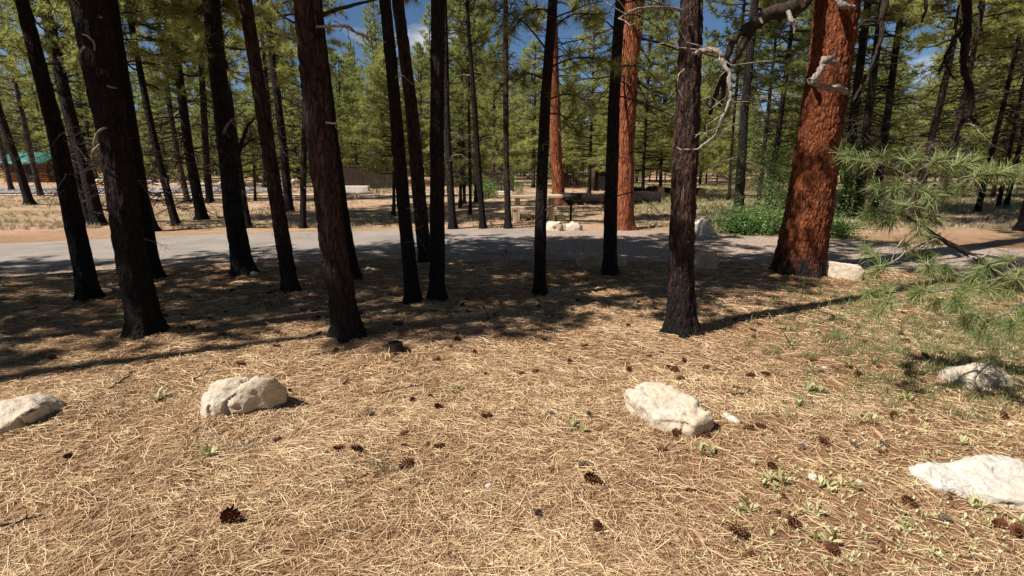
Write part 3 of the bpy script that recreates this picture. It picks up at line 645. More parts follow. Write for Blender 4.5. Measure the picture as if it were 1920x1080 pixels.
T([(1640, 405, 15), (1652, 300, 14), (1668, 180, 12), (1680, 90, 11)], 14, M_.bark_burnt, 'dark trunk with many fine dead twigs behind the pine bough', GB, 14, .2, .007, f(2), 5.2, 1.01, 30, 45, dlen=1.6)
T([(1697, 422, 14), (1722, 350, 13), (1745, 270, 12)], 12, B_, 'brown trunk leaning right, behind the middle of the pine bough', GB, 14, .2, .006, f(0), 4.7, 1.01, 17, 46, dlen=1.4)
T([(1748, 428, 14), (1770, 350, 13), (1792, 260, 11), (1815, 150, 9)], 11, B_, 'brown trunk leaning right, seen right of the pine bough stem', GB, 14, .2, .006, f(3), 4.5, 1.01, 27, 47, dlen=1.5)
T([(1832, 398, 10), (1850, 330, 9), (1872, 240, 8)], 12, M_.bark_burnt, 'dark leaning trunk, left one of three in a row near the right edge', GB, 10, .3, .005, f(1), 5.2, 0.90, 17, 48, dlen=1.4)
T([(1870, 392, 7), (1884, 330, 7), (1900, 250, 6)], 12, M_.bark_burnt, 'thin leaning trunk, middle one of three in a row near the right edge', GB, 8, .3, .005, f(2), 5.2, 0.90, 13, 49, dlen=1.4)
T([(1885, 393, 8), (1900, 330, 8), (1918, 250, 7)], 13, M_.bark_burnt, 'thin dark trunk, right one of three in a row near the right edge', GB, 8, .3, .005, f(0), 5.2, 0.90, 13, 50, dlen=1.4)
T([(1922, 434, 26), (1940, 350, 24), (1965, 230, 21)], 13, M_.bark_burnt, 'thick dark trunk cut by the right edge of the picture', GB, 18, .2, .008, f(3), 4.7, 1.13, 10, 51)
# small low pines that show whole
GY = 'young pines with green branches down low'
def young(px, py, H, hb, cs, label, v=0, seed=60):
    return T([(px, py, 7), (px + 1, py - 40, 6)], H, M_.bark_far, label, GY, 8, .4, .004, YNGM[v], hb, cs, 1, seed, name='young_pine')
young(738, 404, 5.0, 1.3, .7, 'pale green young pine in front of the brown board screen', 1, 61)
young(718, 349, 9.5, 3.2, 1.2, 'bushy pine left of the board screen, behind the pale green young pine', 0, 62)
young(863, 392, 4.2, .9, .75, 'small bright green pine just right of the upright black trunk', 1, 63)
young(495, 352, 7.0, 1.8, 1.1, 'young pine in the open beyond the road at left of centre', 0, 64)
young(1205, 372, 8.5, 1.3, 1.2, 'full green young pine right of the tall orange pine', 2, 65)
young(1238, 362, 9.5, 1.3, 1.3, 'full green young pine left of the furrowed reddish trunk', 2, 66)
young(1105, 366, 9.0, 1.8, 1.3, 'green young pine behind the fallen log left of the tall orange pine', 2, 67)
young(1000, 352, 9.5, 1.8, 1.3, 'green young pine behind the picnic table', 2, 68)
young(925, 350, 9.5, 2.2, 1.2, 'green young pine rising over the dark board screen', 0, 69)
young(1505, 372, 8.5, 1.6, 1.3, 'green young pine hidden partly by the big orange pine', 2, 70)
young(640, 346, 10, 3.0, 1.3, 'green young pine rising over the brown wall', 2, 71)
young(790, 349, 10, 2.6, 1.3, 'tall young pine behind the two central black trunks', 2, 72)

# ---- trees left and right just outside the frame whose shade falls into it
GO = 'pines at the edge of the stand beside the camera'
def offtree(x, y, H, hb, cs, v, label, seed, m=None, rad=.13):
    zs = np.concatenate(([-.1], np.arange(0, H, .25))); rr = rad * (1 - zs / H * .75)
    V, F = trunk_geo(zs, .05 * np.sin(zs), 0 * zs, rr, 18, .006, seed)
    root = empty('pine_tree', (x, y, gz1(x, y)), label, 'tree', GO)
    link('trunk', mesh('trunk', V, [F], m or M_.bark, smooth=True), root); me = NEARM[v]
    link('crown', me, root, (0.02, 0, hb), (0, 0, seed), (cs, cs, (H - hb) / CH[me.name] * 1.03)); TREES.append((x, y))
L_ = 'pine standing just outside the picture to the left, shading the stand'
for (x, y, H, hb, cs, v) in [(-9.5, 2.6, 8.6, 3.6, 1.25, 0), (-8.3, 4.6, 8.8, 4.0, 1.2, 1), (-12, 4.2, 8, 3.6, 1.1, 2), (-6.4, 3.6, 8.2, 4.8, 1.0, 1), (-10.3, .8, 8.0, 4.6, .9, 2), (-13, 2.0, 9, 4, 1.1, 0), (-9.3, 6.2, 9.6, 5.2, 1.05, 1), (-13.2, 5.2, 8.2, 3.8, 1.0, 2), (-6.9, 2.0, 9.2, 6.9, .55, 0)]:
    offtree(x, y, H, hb, cs, v, L_, int(abs(x * 10)))

for k_, (x_, y_) in enumerate([(10.5, 1.0), (9.0, -3.5), (12.5, -1.5), (7.5, -7.5), (3.5, -10), (11.5, -7), (-1.5, -12.5), (-6, -13.5), (-11, -11.5), (-15.5, -8), (6, -12.5), (15, 2.5), (-18, -3), (1, -15)]):  # ring of unseen pines added to block sky light and darken the trunks
    root = empty('pine_tree', (x_, y_, 0), 'tall pine behind the camera, out of the picture, added to block sky light', 'tree', 'unseen pines added behind the camera', k_ * 1.1)
    zs = np.concatenate(([-.1], np.arange(0, 12, .4))); V, F = trunk_geo(zs, .1 * np.sin(zs * .5), 0 * zs, .17 * (1 - zs / 12 * .8), 14, .006, k_)
    link('trunk', mesh('trunk', V, [F], M_.bark, smooth=True), root); me = YNGM[2] if k_ % 2 else FARM[1]
    link('crown', me, root, (0, 0, 2.4), None, (1.35, 1.35, 9.6 / CH[me.name]))

# ------------------------------------------------------------------ the forest behind
rgf = random.Random(77)
TV = []
for i in range(4):
    H = 15; zs = np.concatenate(([-.2], np.arange(0, H + .1, .6))); s_ = i * 5
    V, F = trunk_geo(zs, .25 * np.sin(zs * .2 + i), .15 * np.cos(zs * .25 + i) - .15 * math.cos(i), .15 * (1 - zs / H * .85), 9, .01, s_)
    TV.append(mesh('trunk', V, [F], [M_.bark_far, M_.bark_burnt][i % 2], smooth=True))
YT = mesh('trunk', *(lambda VF: (VF[0], [VF[1]]))(segs(np.array([(0, 0, -.1), (0, 0, 2.)]), np.array([(0, 0, 2.), (0, 0, 8.)]), np.array([.09, .07]), np.array([.07, .015]), 7)), M_.bark_far)
ZN = [(-9999, 0, 'past the left edge of the picture'), (0, 100, 'above and behind the green-roofed cabin'), (100, 200, 'behind the crossing pair of dark trunks'), (200, 320, 'right of the thick near-black trunk'), (320, 430, 'behind the broad-footed pine'), (430, 560, 'behind the leaning slim brown trunk'),
      (560, 680, 'over the brown plank wall'), (680, 800, 'over the pale green young pine'), (800, 900, 'right of the perfectly upright black trunk'), (900, 1010, 'over the dark board screen by the picnic table'), (1010, 1150, 'over the long fallen log'), (1150, 1290, 'between the tall orange pine and the furrowed trunk'),
      (1290, 1400, 'just right of the furrowed trunk, beyond the clearing'), (1400, 1540, 'above the low bushes, beyond the clearing'), (1540, 1640, 'right behind the massive orange pine'), (1640, 1740, 'behind the left half of the pine bough'), (1740, 1830, 'behind the hanging black limb'), (1830, 1920, 'along the right edge above the bough'), (1920, 9999, 'past the right edge of the picture')]
def zone(px, Y):
    z_ = [q[2] for q in ZN if q[0] <= px < q[1]][0]
    return 'pine %s, %s of the forest' % (z_, 'front' if Y < 40 else 'middle' if Y < 58 else 'back'), 'forest pines ' + z_
cnt = 0; tries = 0
placed = list(TREES)
while cnt < 200 and tries < 9000:
    tries += 1
    Yq = 24 + 62 * rgf.random() ** 1.15; px = rgf.uniform(-260, 2180)
    Xq = (px - 960) / FPX * (Yq * cp + 1.6 * sp)
    if px < 150 and Yq < 55: continue
    if px < 640 and Yq < 39.5: continue
    if 600 <= px < 1000 and Yq < 40: continue
    if 1000 <= px < 1340 and Yq < 36: continue
    if 1340 <= px < 1500 and Yq < 34: continue
    gap = (1195 < px < 1265) or (1315 < px < 1500) or (1055 < px < 1140) or (235 < px < 290) or (620 < px < 665) or (px > 100 and px < 130)
    if min((a - Xq) ** 2 + (c_ - Yq) ** 2 for a, c_ in placed) < (2.1 if px > 1500 else 2.2) ** 2: continue
    placed.append((Xq, Yq)); cnt += 1
    isy = rgf.random() < .55 or gap
    lab, grp = zone(px, Yq)
    s_ = rgf.uniform(.85, 1.25)
    if isy:
        s_ = rgf.uniform(.7, 1.05) if gap else rgf.uniform(.9, 1.5); v = rgf.randrange(3)
        root = empty('pine_tree', (Xq, Yq, 0), 'bushy ' + lab, 'tree', grp, rgf.random() * 6)
        link('trunk', YT, root, scale=(s_, s_, s_ * .9)); ch = CH[YNGM[v].name]
        link('crown', YNGM[v], root, (0, 0, rgf.uniform(.8, 1.8)), None, (s_ * 1.1, s_ * 1.1, s_ * 1.0))
    else:
        v = rgf.randrange(4); hb = rgf.uniform(2.6, 5.5)
        root = empty('pine_tree', (Xq, Yq, 0), 'tall ' + lab, 'tree', grp, rgf.random() * 6)
        tr = link('trunk', TV[v], root, None, (rgf.gauss(0, .012), rgf.gauss(0, .02), 0), (s_, s_, s_))
        z_ = hb; link('crown', FARM[v], root, (.25 * math.sin(z_ * .2 + v) * s_, 0, z_), (0, 0, rgf.random() * 6), (s_ * 1.15, s_ * 1.15, (15 * s_ - hb) / CH[FARM[v].name]))
k_ = 0; tries = 0
while k_ < 46 and tries < 4000:
    tries += 1; px = rgf.uniform(-60, 1980); Yq = rgf.uniform(43, 62) if px < 1500 else rgf.uniform(27, 50)
    if 1000 < px < 1500 and Yq < 45: continue
    Xq = (px - 960) / FPX * (Yq * cp + 1.6 * sp)
    if -10 < px < 110 and Yq < 58: continue
    if min((a_ - Xq) ** 2 + (c_ - Yq) ** 2 for a_, c_ in placed) < 1.7 ** 2: continue
    placed.append((Xq, Yq)); k_ += 1; lab, grp = zone(px, Yq); s_ = rgf.uniform(.75, 1.25); v = rgf.randrange(3)
    root = empty('young_pine', (Xq, Yq, 0), 'low-branched young ' + lab, 'tree', grp, rgf.random() * 6)
    link('trunk', YT, root, scale=(s_, s_, s_ * .8)); link('crown', YNGM[v], root, (0, 0, rgf.uniform(.3, .8)), None, (s_ * 1.3, s_ * 1.3, s_))
# far mass beyond: reads as one wood
def far_mass():
    rg = np.random.default_rng(5); g = Geo()
    protos = [crown(201, 9, 2.8, 40, 6, .42, .11, 'young', .9, 0), crown(202, 11, 3.0, 44, 6, .42, .11, 'mature', .9, 0)]
    pk = [(np.concatenate(p.V), p.F, p) for p in protos]
    n = 0
    while n < 300:
        px = rg.uniform(-500, 2420); Yq = rg.uniform(76, 130); Xq = (px - 960) / FPX * Yq
        if (1195 < px < 1265 or 1315 < px < 1480) and rg.random() < .7: n += 1; continue
        Vp, Fp, p = pk[n % 2]; s_ = rg.uniform(1., 1.4); a = rg.uniform(0, 6.28); ca, sa = math.cos(a), math.sin(a)
        z0 = .2 + (2.2 * (n % 2)); Q = np.stack(((Vp[:, 0] * ca - Vp[:, 1] * sa) * s_ + Xq, (Vp[:, 0] * sa + Vp[:, 1] * ca) * s_ + Yq, Vp[:, 2] * s_ * 1.1 + z0), -1)
        base = g.n
        for kk, arrs in Fp.items():
            for A_ in arrs: g.F.setdefault(kk, []).append(A_ + base)
        g.V.append(Q); g.n += len(Q)
        V, F = segs(np.array([(Xq, Yq, -.2)]), np.array([(Xq, Yq, z0 + 6)]), .22, .1, 5); g.add(V, F, 1); n += 1
    o = link('far_wood', g.build('far_wood', [M_.pine, M_.bark_far])); tag(o, 'dense pine wood far off closing the view behind the single trees', 'forest', kind='stuff')
far_mass()
# ------------------------------------------------------------------ limbs of the big orange pine
def pxpath(pts, Y, o3):           # (px, py, widthpx, dY)
    P, rr = [], []
    for q in pts:
        p = atY(q[0], q[1], Y + (q[3] if len(q) > 3 else 0)); P.append(p - o3); rr.append(q[2] / FPX * depth(p) / 2)
    return np.array(P), np.array(rr)
def dens(P, r, k=4, jit=0., seed=0):
    t = np.arange(len(P)); tt = np.linspace(0, len(P) - 1, (len(P) - 1) * k + 1)
    Q = np.stack([np.interp(tt, t, P[:, i]) for i in range(3)], 1)
    if len(Q) > 6:
        Qs = Q.copy(); Qs[1:-1] = (Q[:-2] + Q[1:-1] * 2 + Q[2:]) / 4; Qs[1:-1] = (Qs[:-2] + Qs[1:-1] * 2 + Qs[2:]) / 4; Q = Qs
    rg = np.random.default_rng(seed); Q[1:-1] += rg.normal(size=Q[1:-1].shape) * jit
    return Q, np.interp(tt, t, r) * (1 + .12 * rg.normal(size=len(tt)))
def limb(root, name, paths, m, Y, seed=0, jit=.006, label=None, twigs=0, tl=.35):
    o3 = np.array(root.location); g = Geo(); rg = np.random.default_rng(seed); A, B = [], []
    for pts in paths:
        P, r = pxpath(pts, Y, o3); Q, q = dens(P, r, 5, jit, seed); g.add(*tube(Q, q, 9))
        for _ in range(int(twigs * len(P))):
            j = rg.integers(3, len(Q)); d = rg.normal(size=3); d /= np.linalg.norm(d); p = Q[j]
            for s_ in range(3):
                e = p + (d + rg.normal(size=3) * .35) * tl / 3 * rg.uniform(.5, 1.2); A.append(p); B.append(e); p = e
    if A: g.add(*segs(np.array(A), np.array(B), .006, .003, 3))
    o = link(name, g.build(name, [m], True), root)
    if label: o['label'] = label
    return o
Yb = at(1494, 520)[1] + .3
limb(big, 'dead_limb', [[(1592, 178, 9, .1), (1580, 170, 12, -.3), (1570, 163, 14, -.35), (1560, 168, 11, -.42), (1545, 163, 9, -.5), (1530, 158, 11, -.55), (1521, 152, 15, -.58), (1531, 143, 12, -.6), (1541, 126, 11, -.6), (1546, 112, 15, -.6), (1562, 106, 5, -.6), (1566, 97, 3, -.6)],
                        [(1548, 113, 10, -.6), (1562, 116, 11, -.58), (1573, 122, 6, -.55), (1579, 122, 3, -.55)], [(1520, 152, 12, -.57), (1517, 150, 6, -.6)]],
     M_.dead, Yb, 1, .004, 'grey broken crooked stub limb in front of the trunk')
limb(big, 'dead_limb', [[(1570, -30, 16, -.2), (1572, -8, 15, -.5), (1577, 10, 14, -.55), (1590, 13, 9, -.55), (1602, 12, 4, -.55)]], M_.dead, Yb, 2, .003)
limb(big, 'dead_limb', [[(1560, -110, 40, 0), (1530, -60, 36, -.1), (1512, -15, 28, -.2), (1503, 10, 30, -.25), (1480, 18, 26, -.3), (1450, 22, 26, -.3), (1425, 35, 26, -.3), (1410, 48, 24, -.3), (1400, 70, 17, -.3), (1388, 95, 12, -.3), (1372, 120, 10, -.3), (1345, 165, 9, -.3), (1330, 215, 7, -.3)],
                        [(1415, 42, 20, -.3), (1385, 62, 13, -.3), (1370, 85, 12, -.3), (1362, 120, 11, -.3), (1360, 160, 9, -.3), (1350, 200, 7, -.3)]],
     M_.twig, Yb, 3, .006, 'thick dark forked limb arching to the left', 1.2, .5)
for kp in ([(1503, 10, 18, -.3), (1497, -5, 12, -.4), (1494, -20, 8, -.4)], [(1478, 22, 9, -.4), (1483, 38, 9, -.5), (1490, 48, 7, -.5), (1489, 62, 3, -.5)], [(1425, 35, 8, -.4), (1430, 44, 3, -.45)]): limb(big, 'snag', [kp], M_.dead, Yb, 4, .003)
limb(big, 'dead_limb', [[(1600, -200, 30, 0), (1700, -230, 26, -.3), (1780, -150, 24, -.6), (1806, -60, 18, -.8), (1812, 0, 15, -.8), (1815, 40, 14, -.8), (1810, 90, 13, -.8), (1806, 130, 12, -.8), (1818, 165, 12, -.8), (1822, 190, 10, -.8), (1816, 215, 9, -.8), (1803, 230, 7, -.8), (1796, 250, 5, -.8), (1791, 265, 3, -.8)],
                        [(1813, 40, 9, -.8), (1792, 70, 7, -.7), (1775, 100, 6, -.7), (1767, 125, 4, -.7), (1760, 140, 3, -.7)], [(1808, 90, 4, -.8), (1793, 60, 4, -.7), (1795, 20, 3, -.7)],
                        [(1816, 215, 8, -.8), (1828, 225, 7, -.8), (1838, 235, 4, -.8)], [(1770, 115, 5, -.7), (1783, 138, 4, -.7), (1795, 152, 2, -.7)]],
     M_.bark_burnt, Yb, 5, .005, 'long black limb hanging down with forked tip', .5, .25)
limb(big, 'dead_limb', [[(1620, -160, 24, 0), (1680, -60, 16, -.2), (1662, 0, 11, -.2), (1650, 40, 10, -.2), (1655, 60, 8, -.2), (1640, 110, 6, -.2), (1620, 150, 5, -.2), (1600, 190, 3, -.2)], [(1652, 45, 6, -.2), (1625, 35, 5, -.2), (1600, 60, 4, -.2), (1595, 90, 2, -.2)]],
     M_.twig, Yb, 6, .005, None, 1.5, .4)
limb(big, 'dead_limb', [[(1640, -120, 16, 0), (1720, -120, 12, -.4), (1738, 0, 7, -.5), (1736, 25, 6, -.5), (1728, 42, 3, -.5)]], M_.twig, Yb, 7)
# grey drooping dead branch on the furrowed trunk
fur = [o for o in C.objects if o.get('label', '').startswith('straight furrowed')][0]
Yf = fur.location.y
limb(fur, 'dead_branch', [[(1300, 100, 9, -.05), (1325, 93, 9, -.2), (1345, 96, 9, -.3), (1356, 112, 8, -.35), (1366, 140, 8, -.4), (1371, 170, 7, -.4), (1368, 190, 6, -.4), (1352, 225, 5, -.4), (1340, 255, 4, -.4), (1320, 272, 4, -.4), (1298, 280, 3, -.4)]],
     M_.dead, Yf, 8, .006, 'long grey dead branch arching out and drooping to the left', 1.0, .4)
limb(fur, 'dead_branch', [[(1283, 130, 4, -.15), (1272, 140, 3, -.3), (1270, 165, 3, -.35), (1280, 185, 2, -.35)]], M_.dead, Yf, 9, .002)
limb(fur, 'dead_branch', [[(1280, 20, 6, -.1), (1245, 12, 5, -.3), (1210, 15, 5, -.5), (1180, 20, 4, -.6), (1160, 35, 3, -.6)]], M_.dead, Yf, 10, .003, None, 1.2, .3)
lp = [o for o in C.objects if o.get('label', '').startswith('thick near-black')][0]
Yl = lp.location.y
for k, pth in enumerate([[(185, 295, 4, -.12), (176, 270, 5, -.25), (182, 248, 5, -.3), (196, 240, 4, -.28), (202, 240, 2, -.2)], [(152, 120, 4, -.12), (146, 108, 5, -.25), (150, 95, 5, -.3), (160, 88, 4, -.3)],
                         [(178, 95, 2, -.15), (176, 78, 3, -.3), (165, 68, 3, -.3), (154, 64, 2, -.25)], [(173, 300, 3, -.13), (172, 285, 4, -.25), (188, 270, 3, -.3)], [(218, 165, 3, -.13), (205, 163, 4, -.2), (200, 160, 2, -.2)],
                         [(190, 32, 4, -.12), (183, 30, 4, -.2)], [(180, 140, 16, -.08), (194, 136, 18, -.12), (208, 139, 14, -.1)]]):
    limb(lp, 'dead_branch', [pth], M_.dead if k < 6 else M_.bark_burnt, Yl, 20 + k, .001)
ch = [o for o in C.objects if o.get('label', '').startswith('thick leaning pine')][0]; Yc = ch.location.y
for k, pth in enumerate([[(595, 50, 6, -.1), (640, 48, 6, -.3), (655, 50, 5, -.3), (668, 62, 4, -.3), (690, 70, 4, -.3), (698, 90, 2, -.3)], [(600, 30, 8, .05), (640, 15, 6, .2), (700, 0, 5, .3), (760, -20, 3, .3)], [(575, 62, 4, 0), (520, 66, 3, .1), (495, 64, 2, .1)], [(612, 230, 4, -.1), (628, 232, 3, -.2), (634, 228, 2, -.2)]]):
    limb(ch, 'dead_branch', [pth], M_.dead if k != 1 else M_.twig, Yc, 40 + k, .002, None, 1.0 if k < 2 else .4, .2)
gs = [o for o in C.objects if 'grey scaly left side' in o.get('label', '')][0]
limb(gs, 'dead_branch', [[(420, 250, 5, -.1), (424, 238, 5, -.2), (432, 228, 4, -.25), (448, 215, 3, -.2), (462, 206, 2, -.1)]], M_.dead, gs.location.y, 50, .002, None, .8, .2)
limb(gs, 'dead_branch', [[(448, 290, 8, .1), (457, 255, 7, .2), (465, 235, 5, .2), (478, 222, 3, .2)], [(455, 275, 5, .1), (470, 262, 4, .2), (485, 258, 2, .2)]], M_.twig, gs.location.y, 51, .003, None, 2, .3)
# leafy lower boughs over the slender trunks near the table
def bough(root, start, end, Y, seed, n=16, k=26, L=.17, mt=None, r=.012):
    rg = np.random.default_rng(seed); o3 = np.array(root.location); a = atY(start[0], start[1], Y) - o3; e = atY(end[0], end[1], Y + rg.uniform(-.4, .5)) - o3
    pts = np.array([a + (e - a) * t + np.array((0, 0, .10 * math.sin(PI * t))) for t in np.linspace(0, 1, 7)]); g = Geo(); g.add(*tube(pts, np.linspace(r, .004, 7), 5), 1)
    TP, TD, A, B = [], [], [], []; ln = np.linalg.norm(e - a)
    for q in range(n):
        s_ = rg.uniform(.3, 1) * 6; j = min(int(s_), 5); p = pts[j] + (pts[j + 1] - pts[j]) * (s_ - j); d = (pts[j + 1] - pts[j]); d /= np.linalg.norm(d)
        td = d * .7 + rg.normal(size=3) * .65; td /= np.linalg.norm(td); q_ = p + td * rg.uniform(.1, .32) * (.4 + ln * .35); A.append(p); B.append(q_); TP.append(q_); TD.append(td)
    TP.append(pts[-1]); TD.append(d)
    g.add(*segs(np.array(A), np.array(B), .005, .003, 3), 1); g.add(*tufts(np.array(TP), np.array(TD), k, L, .008, rg, .8), 0)
    return link('bough', g.build('bough', [mt or M_.pine, M_.twig]), root)
def tree(s): return [o for o in C.objects if s in o.get('label', '')][0]
t_ = tree('slender black pine trunk in front'); Y_ = t_.location.y
for k, (s_, e_) in enumerate([((1030, 20), (960, 60)), ((1025, 130), (1150, 120)), ((1028, 60), (1120, 30)), ((1025, 190), (1110, 200)), ((1022, 150), (940, 160)), ((1020, 215), (1085, 250)), ((1030, 10), (1100, -10)), ((1022, 90), (930, 20))]):
    bough(t_, s_, e_, Y_ + (k % 3 - 1) * .2, 300 + k, 15)
t_ = tree('slim black pine trunk beside'); Y_ = t_.location.y
for k, (s_, e_) in enumerate([((1158, 30), (1240, 60)), ((1155, 60), (1100, 40)), ((1160, 10), (1260, 20)), ((1150, 130), (1230, 145))]):
    bough(t_, s_, e_, Y_, 330 + k, 12)
t_ = gs; Y_ = t_.location.y
for k, (s_, e_) in enumerate([((400, 20), (350, 60)), ((400, 40), (440, 10)), ((405, 60), (375, 110)), ((398, 5), (330, 10)), ((400, 5), (450, 40))]):
    bough(t_, s_, e_, Y_, 350 + k, 14)
t_ = tree('straight slim brown trunk just left'); Y_ = t_.location.y
for k, (s_, e_) in enumerate([((948, 30), (880, 20)), ((949, 150), (1000, 170)), ((948, 100), (890, 120)), ((949, 60), (1000, 40)), ((948, 170), (905, 190))]):
    bough(t_, s_, e_, Y_, 370 + k, 22, 26, .2)

# ------------------------------------------------------------------ pine bough reaching in from the right
off = empty('pine_tree', (5.3, 3.6, gz1(5.3, 3.6)), 'young pine just outside the right edge whose green bough reaches in', 'tree', None)
zs = np.arange(-.1, 6, .25); V, F = trunk_geo(zs, 0 * zs, 0 * zs, .08 * (1 - zs / 6 * .8), 12, .004, 3); link('trunk', mesh('trunk', V, [F], M_.bark, smooth=True), off)
link('crown', YNGM[1], off, (0, 0, 2.6), None, (.85, .85, .75))
o3 = np.array(off.location)
def needle_bough(name, stems, tips, Y, seed, nk=70):
    g = Geo(); rg = np.random.default_rng(seed)
    for pts, m_ in stems:
        P, r = pxpath(pts, Y, o3); Q, q = dens(P, r, 4, .002, seed); g.add(*tube(Q, q, 7), m_)
    TP, TD, TP2, TD2 = [], [], [], []
    for (x, y, dx, dy, dY, sz) in tips:
        p = atY(x, y, Y + dY) - o3; d = atY(x + dx, y + dy, Y + dY + rg.uniform(-.1, .1)) - o3 - p; d /= np.linalg.norm(d) + 1e-9
        n_ = max(2, int(4 * sz))
        for q in range(n_):
            TP.append(p + d * (q * .022 * sz)); TD.append(d)
    parts = tufts(np.array(TP), np.array(TD), int(nk / 2.3), .115, .0032, rg, .62, True)
    b0 = g.n; g.V.append(parts[0]); g.n += len(parts[0])
    for F_ in parts[1:]: g.F.setdefault((3, 0), []).append(F_ + b0)
    return link(name, g.build(name, [M_.pine_near, M_.twig, M_.dead]), off)
main = [(2250, 640, 26, .3), (2050, 600, 20, .15), (1930, 550, 14), (1880, 520, 12), (1850, 495, 11), (1820, 478, 10), (1790, 462, 9), (1760, 445, 8), (1730, 425, 7), (1720, 395, 7), (1715, 370, 6), (1725, 345, 4), (1740, 325, 3)]
tips = [(1625, 305, -30, -10, -.1, 1.6), (1660, 300, -20, -18, 0, 1.2), (1700, 300, 20, -10, .1, 1.1), (1750, 305, 30, -12, 0, 1.6), (1790, 310, 30, -6, -.1, 1.6), (1770, 320, 20, 10, .1, 1.2), (1830, 330, 20, -12, -.2, 1.6), (1860, 325, 40, -6, -.2, 1.5), (1900, 335, 30, -10, -.2, 1.2), (1925, 325, 20, 0, -.2, 1.3),
        (1690, 345, -20, 10, 0, 1.2), (1650, 350, -30, 6, .1, 1.2), (1720, 355, 30, 12, 0, 1.4), (1770, 360, 30, 4, .1, 1.2), (1740, 375, 14, 14, .1, 1.0), (1800, 350, 24, 10, 0, 1.1),
        (1650, 395, -30, 4, .1, 1.3), (1690, 400, -25, 8, .0, 1.5), (1720, 410, 4, 24, 0, 1.4), (1745, 405, 20, 12, .1, 1.3), (1630, 405, -20, 14, .2, .9), (1700, 385, -15, -5, -.1, 1.2), (1670, 415, -20, 5, .1, 1.0),
        (1640, 480, -18, -14, -.1, 1.3), (1655, 500, -16, 10, -.2, 1.3), (1725, 480, -5, -14, 0, 1.1), (1740, 500, 10, 18, -.1, 1.3), (1775, 500, 4, 16, 0, 1.0), (1760, 455, -14, -8, .1, 1.3), (1700, 460, -20, 2, .1, 1.0),
        (1650, 545, -26, 6, -.2, 1.3), (1665, 565, -14, 14, -.3, 1.3), (1730, 545, -16, 10, -.2, 1.2), (1755, 560, 6, 20, -.2, 1.1), (1800, 540, 26, 0, -.2, 1.5), (1790, 555, 10, 16, -.3, 1.2), (1890, 540, 20, -12, -.2, 1.2), (1905, 520, 10, -18, -.3, 1.0), (1860, 600, 16, 12, -.3, 1.2), (1915, 580, 16, 10, -.3, 1.3), (1900, 610, -10, 10, -.4, 1.1), (1830, 590, -20, 10, -.3, 1.1)]
_r = random.Random(3)
for _ in range(11):
    x_ = _r.uniform(1660, 1930); y_ = _r.uniform(470, 610) if x_ > 1720 else _r.uniform(460, 560); tips.append((x_, y_, _r.uniform(-24, 10), _r.uniform(4, 26), _r.uniform(-.4, .2), _r.uniform(.9, 1.3)))
stems = [(main, 1), ([(1725, 345, 4), (1700, 330, 3), (1680, 318, 3), (1650, 305, 3, -.05), (1625, 300, 2, -.1)], 2), ([(1730, 335, 3), (1760, 320, 3), (1790, 312, 2)], 1), ([(1740, 325, 3), (1800, 335, 3, -.1), (1860, 328, 3, -.2), (1920, 330, 2, -.2)], 1),
         ([(1730, 425, 5), (1700, 405, 4), (1660, 398, 3), (1640, 395, 2)], 1), ([(1720, 395, 4), (1745, 375, 3), (1780, 362, 2)], 1), ([(1850, 495, 5), (1846, 486, 4, -.1), (1832, 480, 3, -.1), (1800, 490, 3, -.1), (1760, 496, 2, -.1)], 2),
         ([(1880, 520, 5), (1800, 540, 4, -.2), (1740, 548, 3, -.2), (1700, 560, 3, -.2), (1665, 570, 2, -.3)], 2), ([(1760, 445, 4), (1700, 470, 3), (1680, 490, 3, -.1), (1645, 498, 2, -.1)], 2), ([(1930, 550, 6), (1910, 580, 5, -.2), (1870, 595, 4, -.3), (1830, 600, 2, -.3)], 2), ([(1815, 478, 4), (1835, 486, 4, -.1), (1850, 478, 3, -.1), (1856, 470, 2, -.1)], 2),
         ([(1700, 440, 3), (1680, 465, 2), (1672, 490, 2)], 2)]
needle_bough('bough', stems, tips, 3.35, 9)['label'] = 'drooping long-needled green bough with grey stem'

# ------------------------------------------------------------------ leafy bushes
def leafy(seed, h, Rr, n_stem, n_leaf, ls=.05, m=None, up=1.):
    rg = np.random.default_rng(seed); g = Geo(); A, B = [], []; tips = []
    for i in range(n_stem):
        az = rg.uniform(0, 6.28); p = np.array((rg.normal() * Rr * .12, rg.normal() * Rr * .1, 0.)); d = np.array((math.cos(az) * .6 / up, math.sin(az) * .6 / up, 1.)); ln = h * rg.uniform(.5, 1.1)
        for j in range(6):
            d = d + rg.normal(size=3) * .22; d /= np.linalg.norm(d); e = p + d * ln / 6; A.append(p); B.append(e); p = e
            if j > 0: tips += [p + rg.normal(size=3) * Rr * .14 for _ in range(2)]
    g.add(*segs(np.array(A), np.array(B), .010, .006, 4), 1)
    tips = np.array(tips); idx = rg.integers(0, len(tips), n_leaf); P = tips[idx] + rg.normal(size=(n_leaf, 3)) * Rr * .11; P[:, 2] = np.abs(P[:, 2])
    d = rg.normal(size=(n_leaf, 3)); d[:, 2] = d[:, 2] * .5; d /= np.linalg.norm(d, axis=1)[:, None]; s = np.cross(d, rg.normal(size=(n_leaf, 3)) * .5 + np.array((0, 0, 1.))); s /= np.linalg.norm(s, axis=1)[:, None]
    l_ = ls * rg.uniform(.6, 1.3, (n_leaf, 1)); V = np.stack((P, P + d * l_ * .5 + s * l_ * .32, P + d * l_, P + d * l_ * .5 - s * l_ * .32), 1).reshape(-1, 3)
    g.add(V, np.arange(n_leaf * 4).reshape(-1, 4), 0); return g
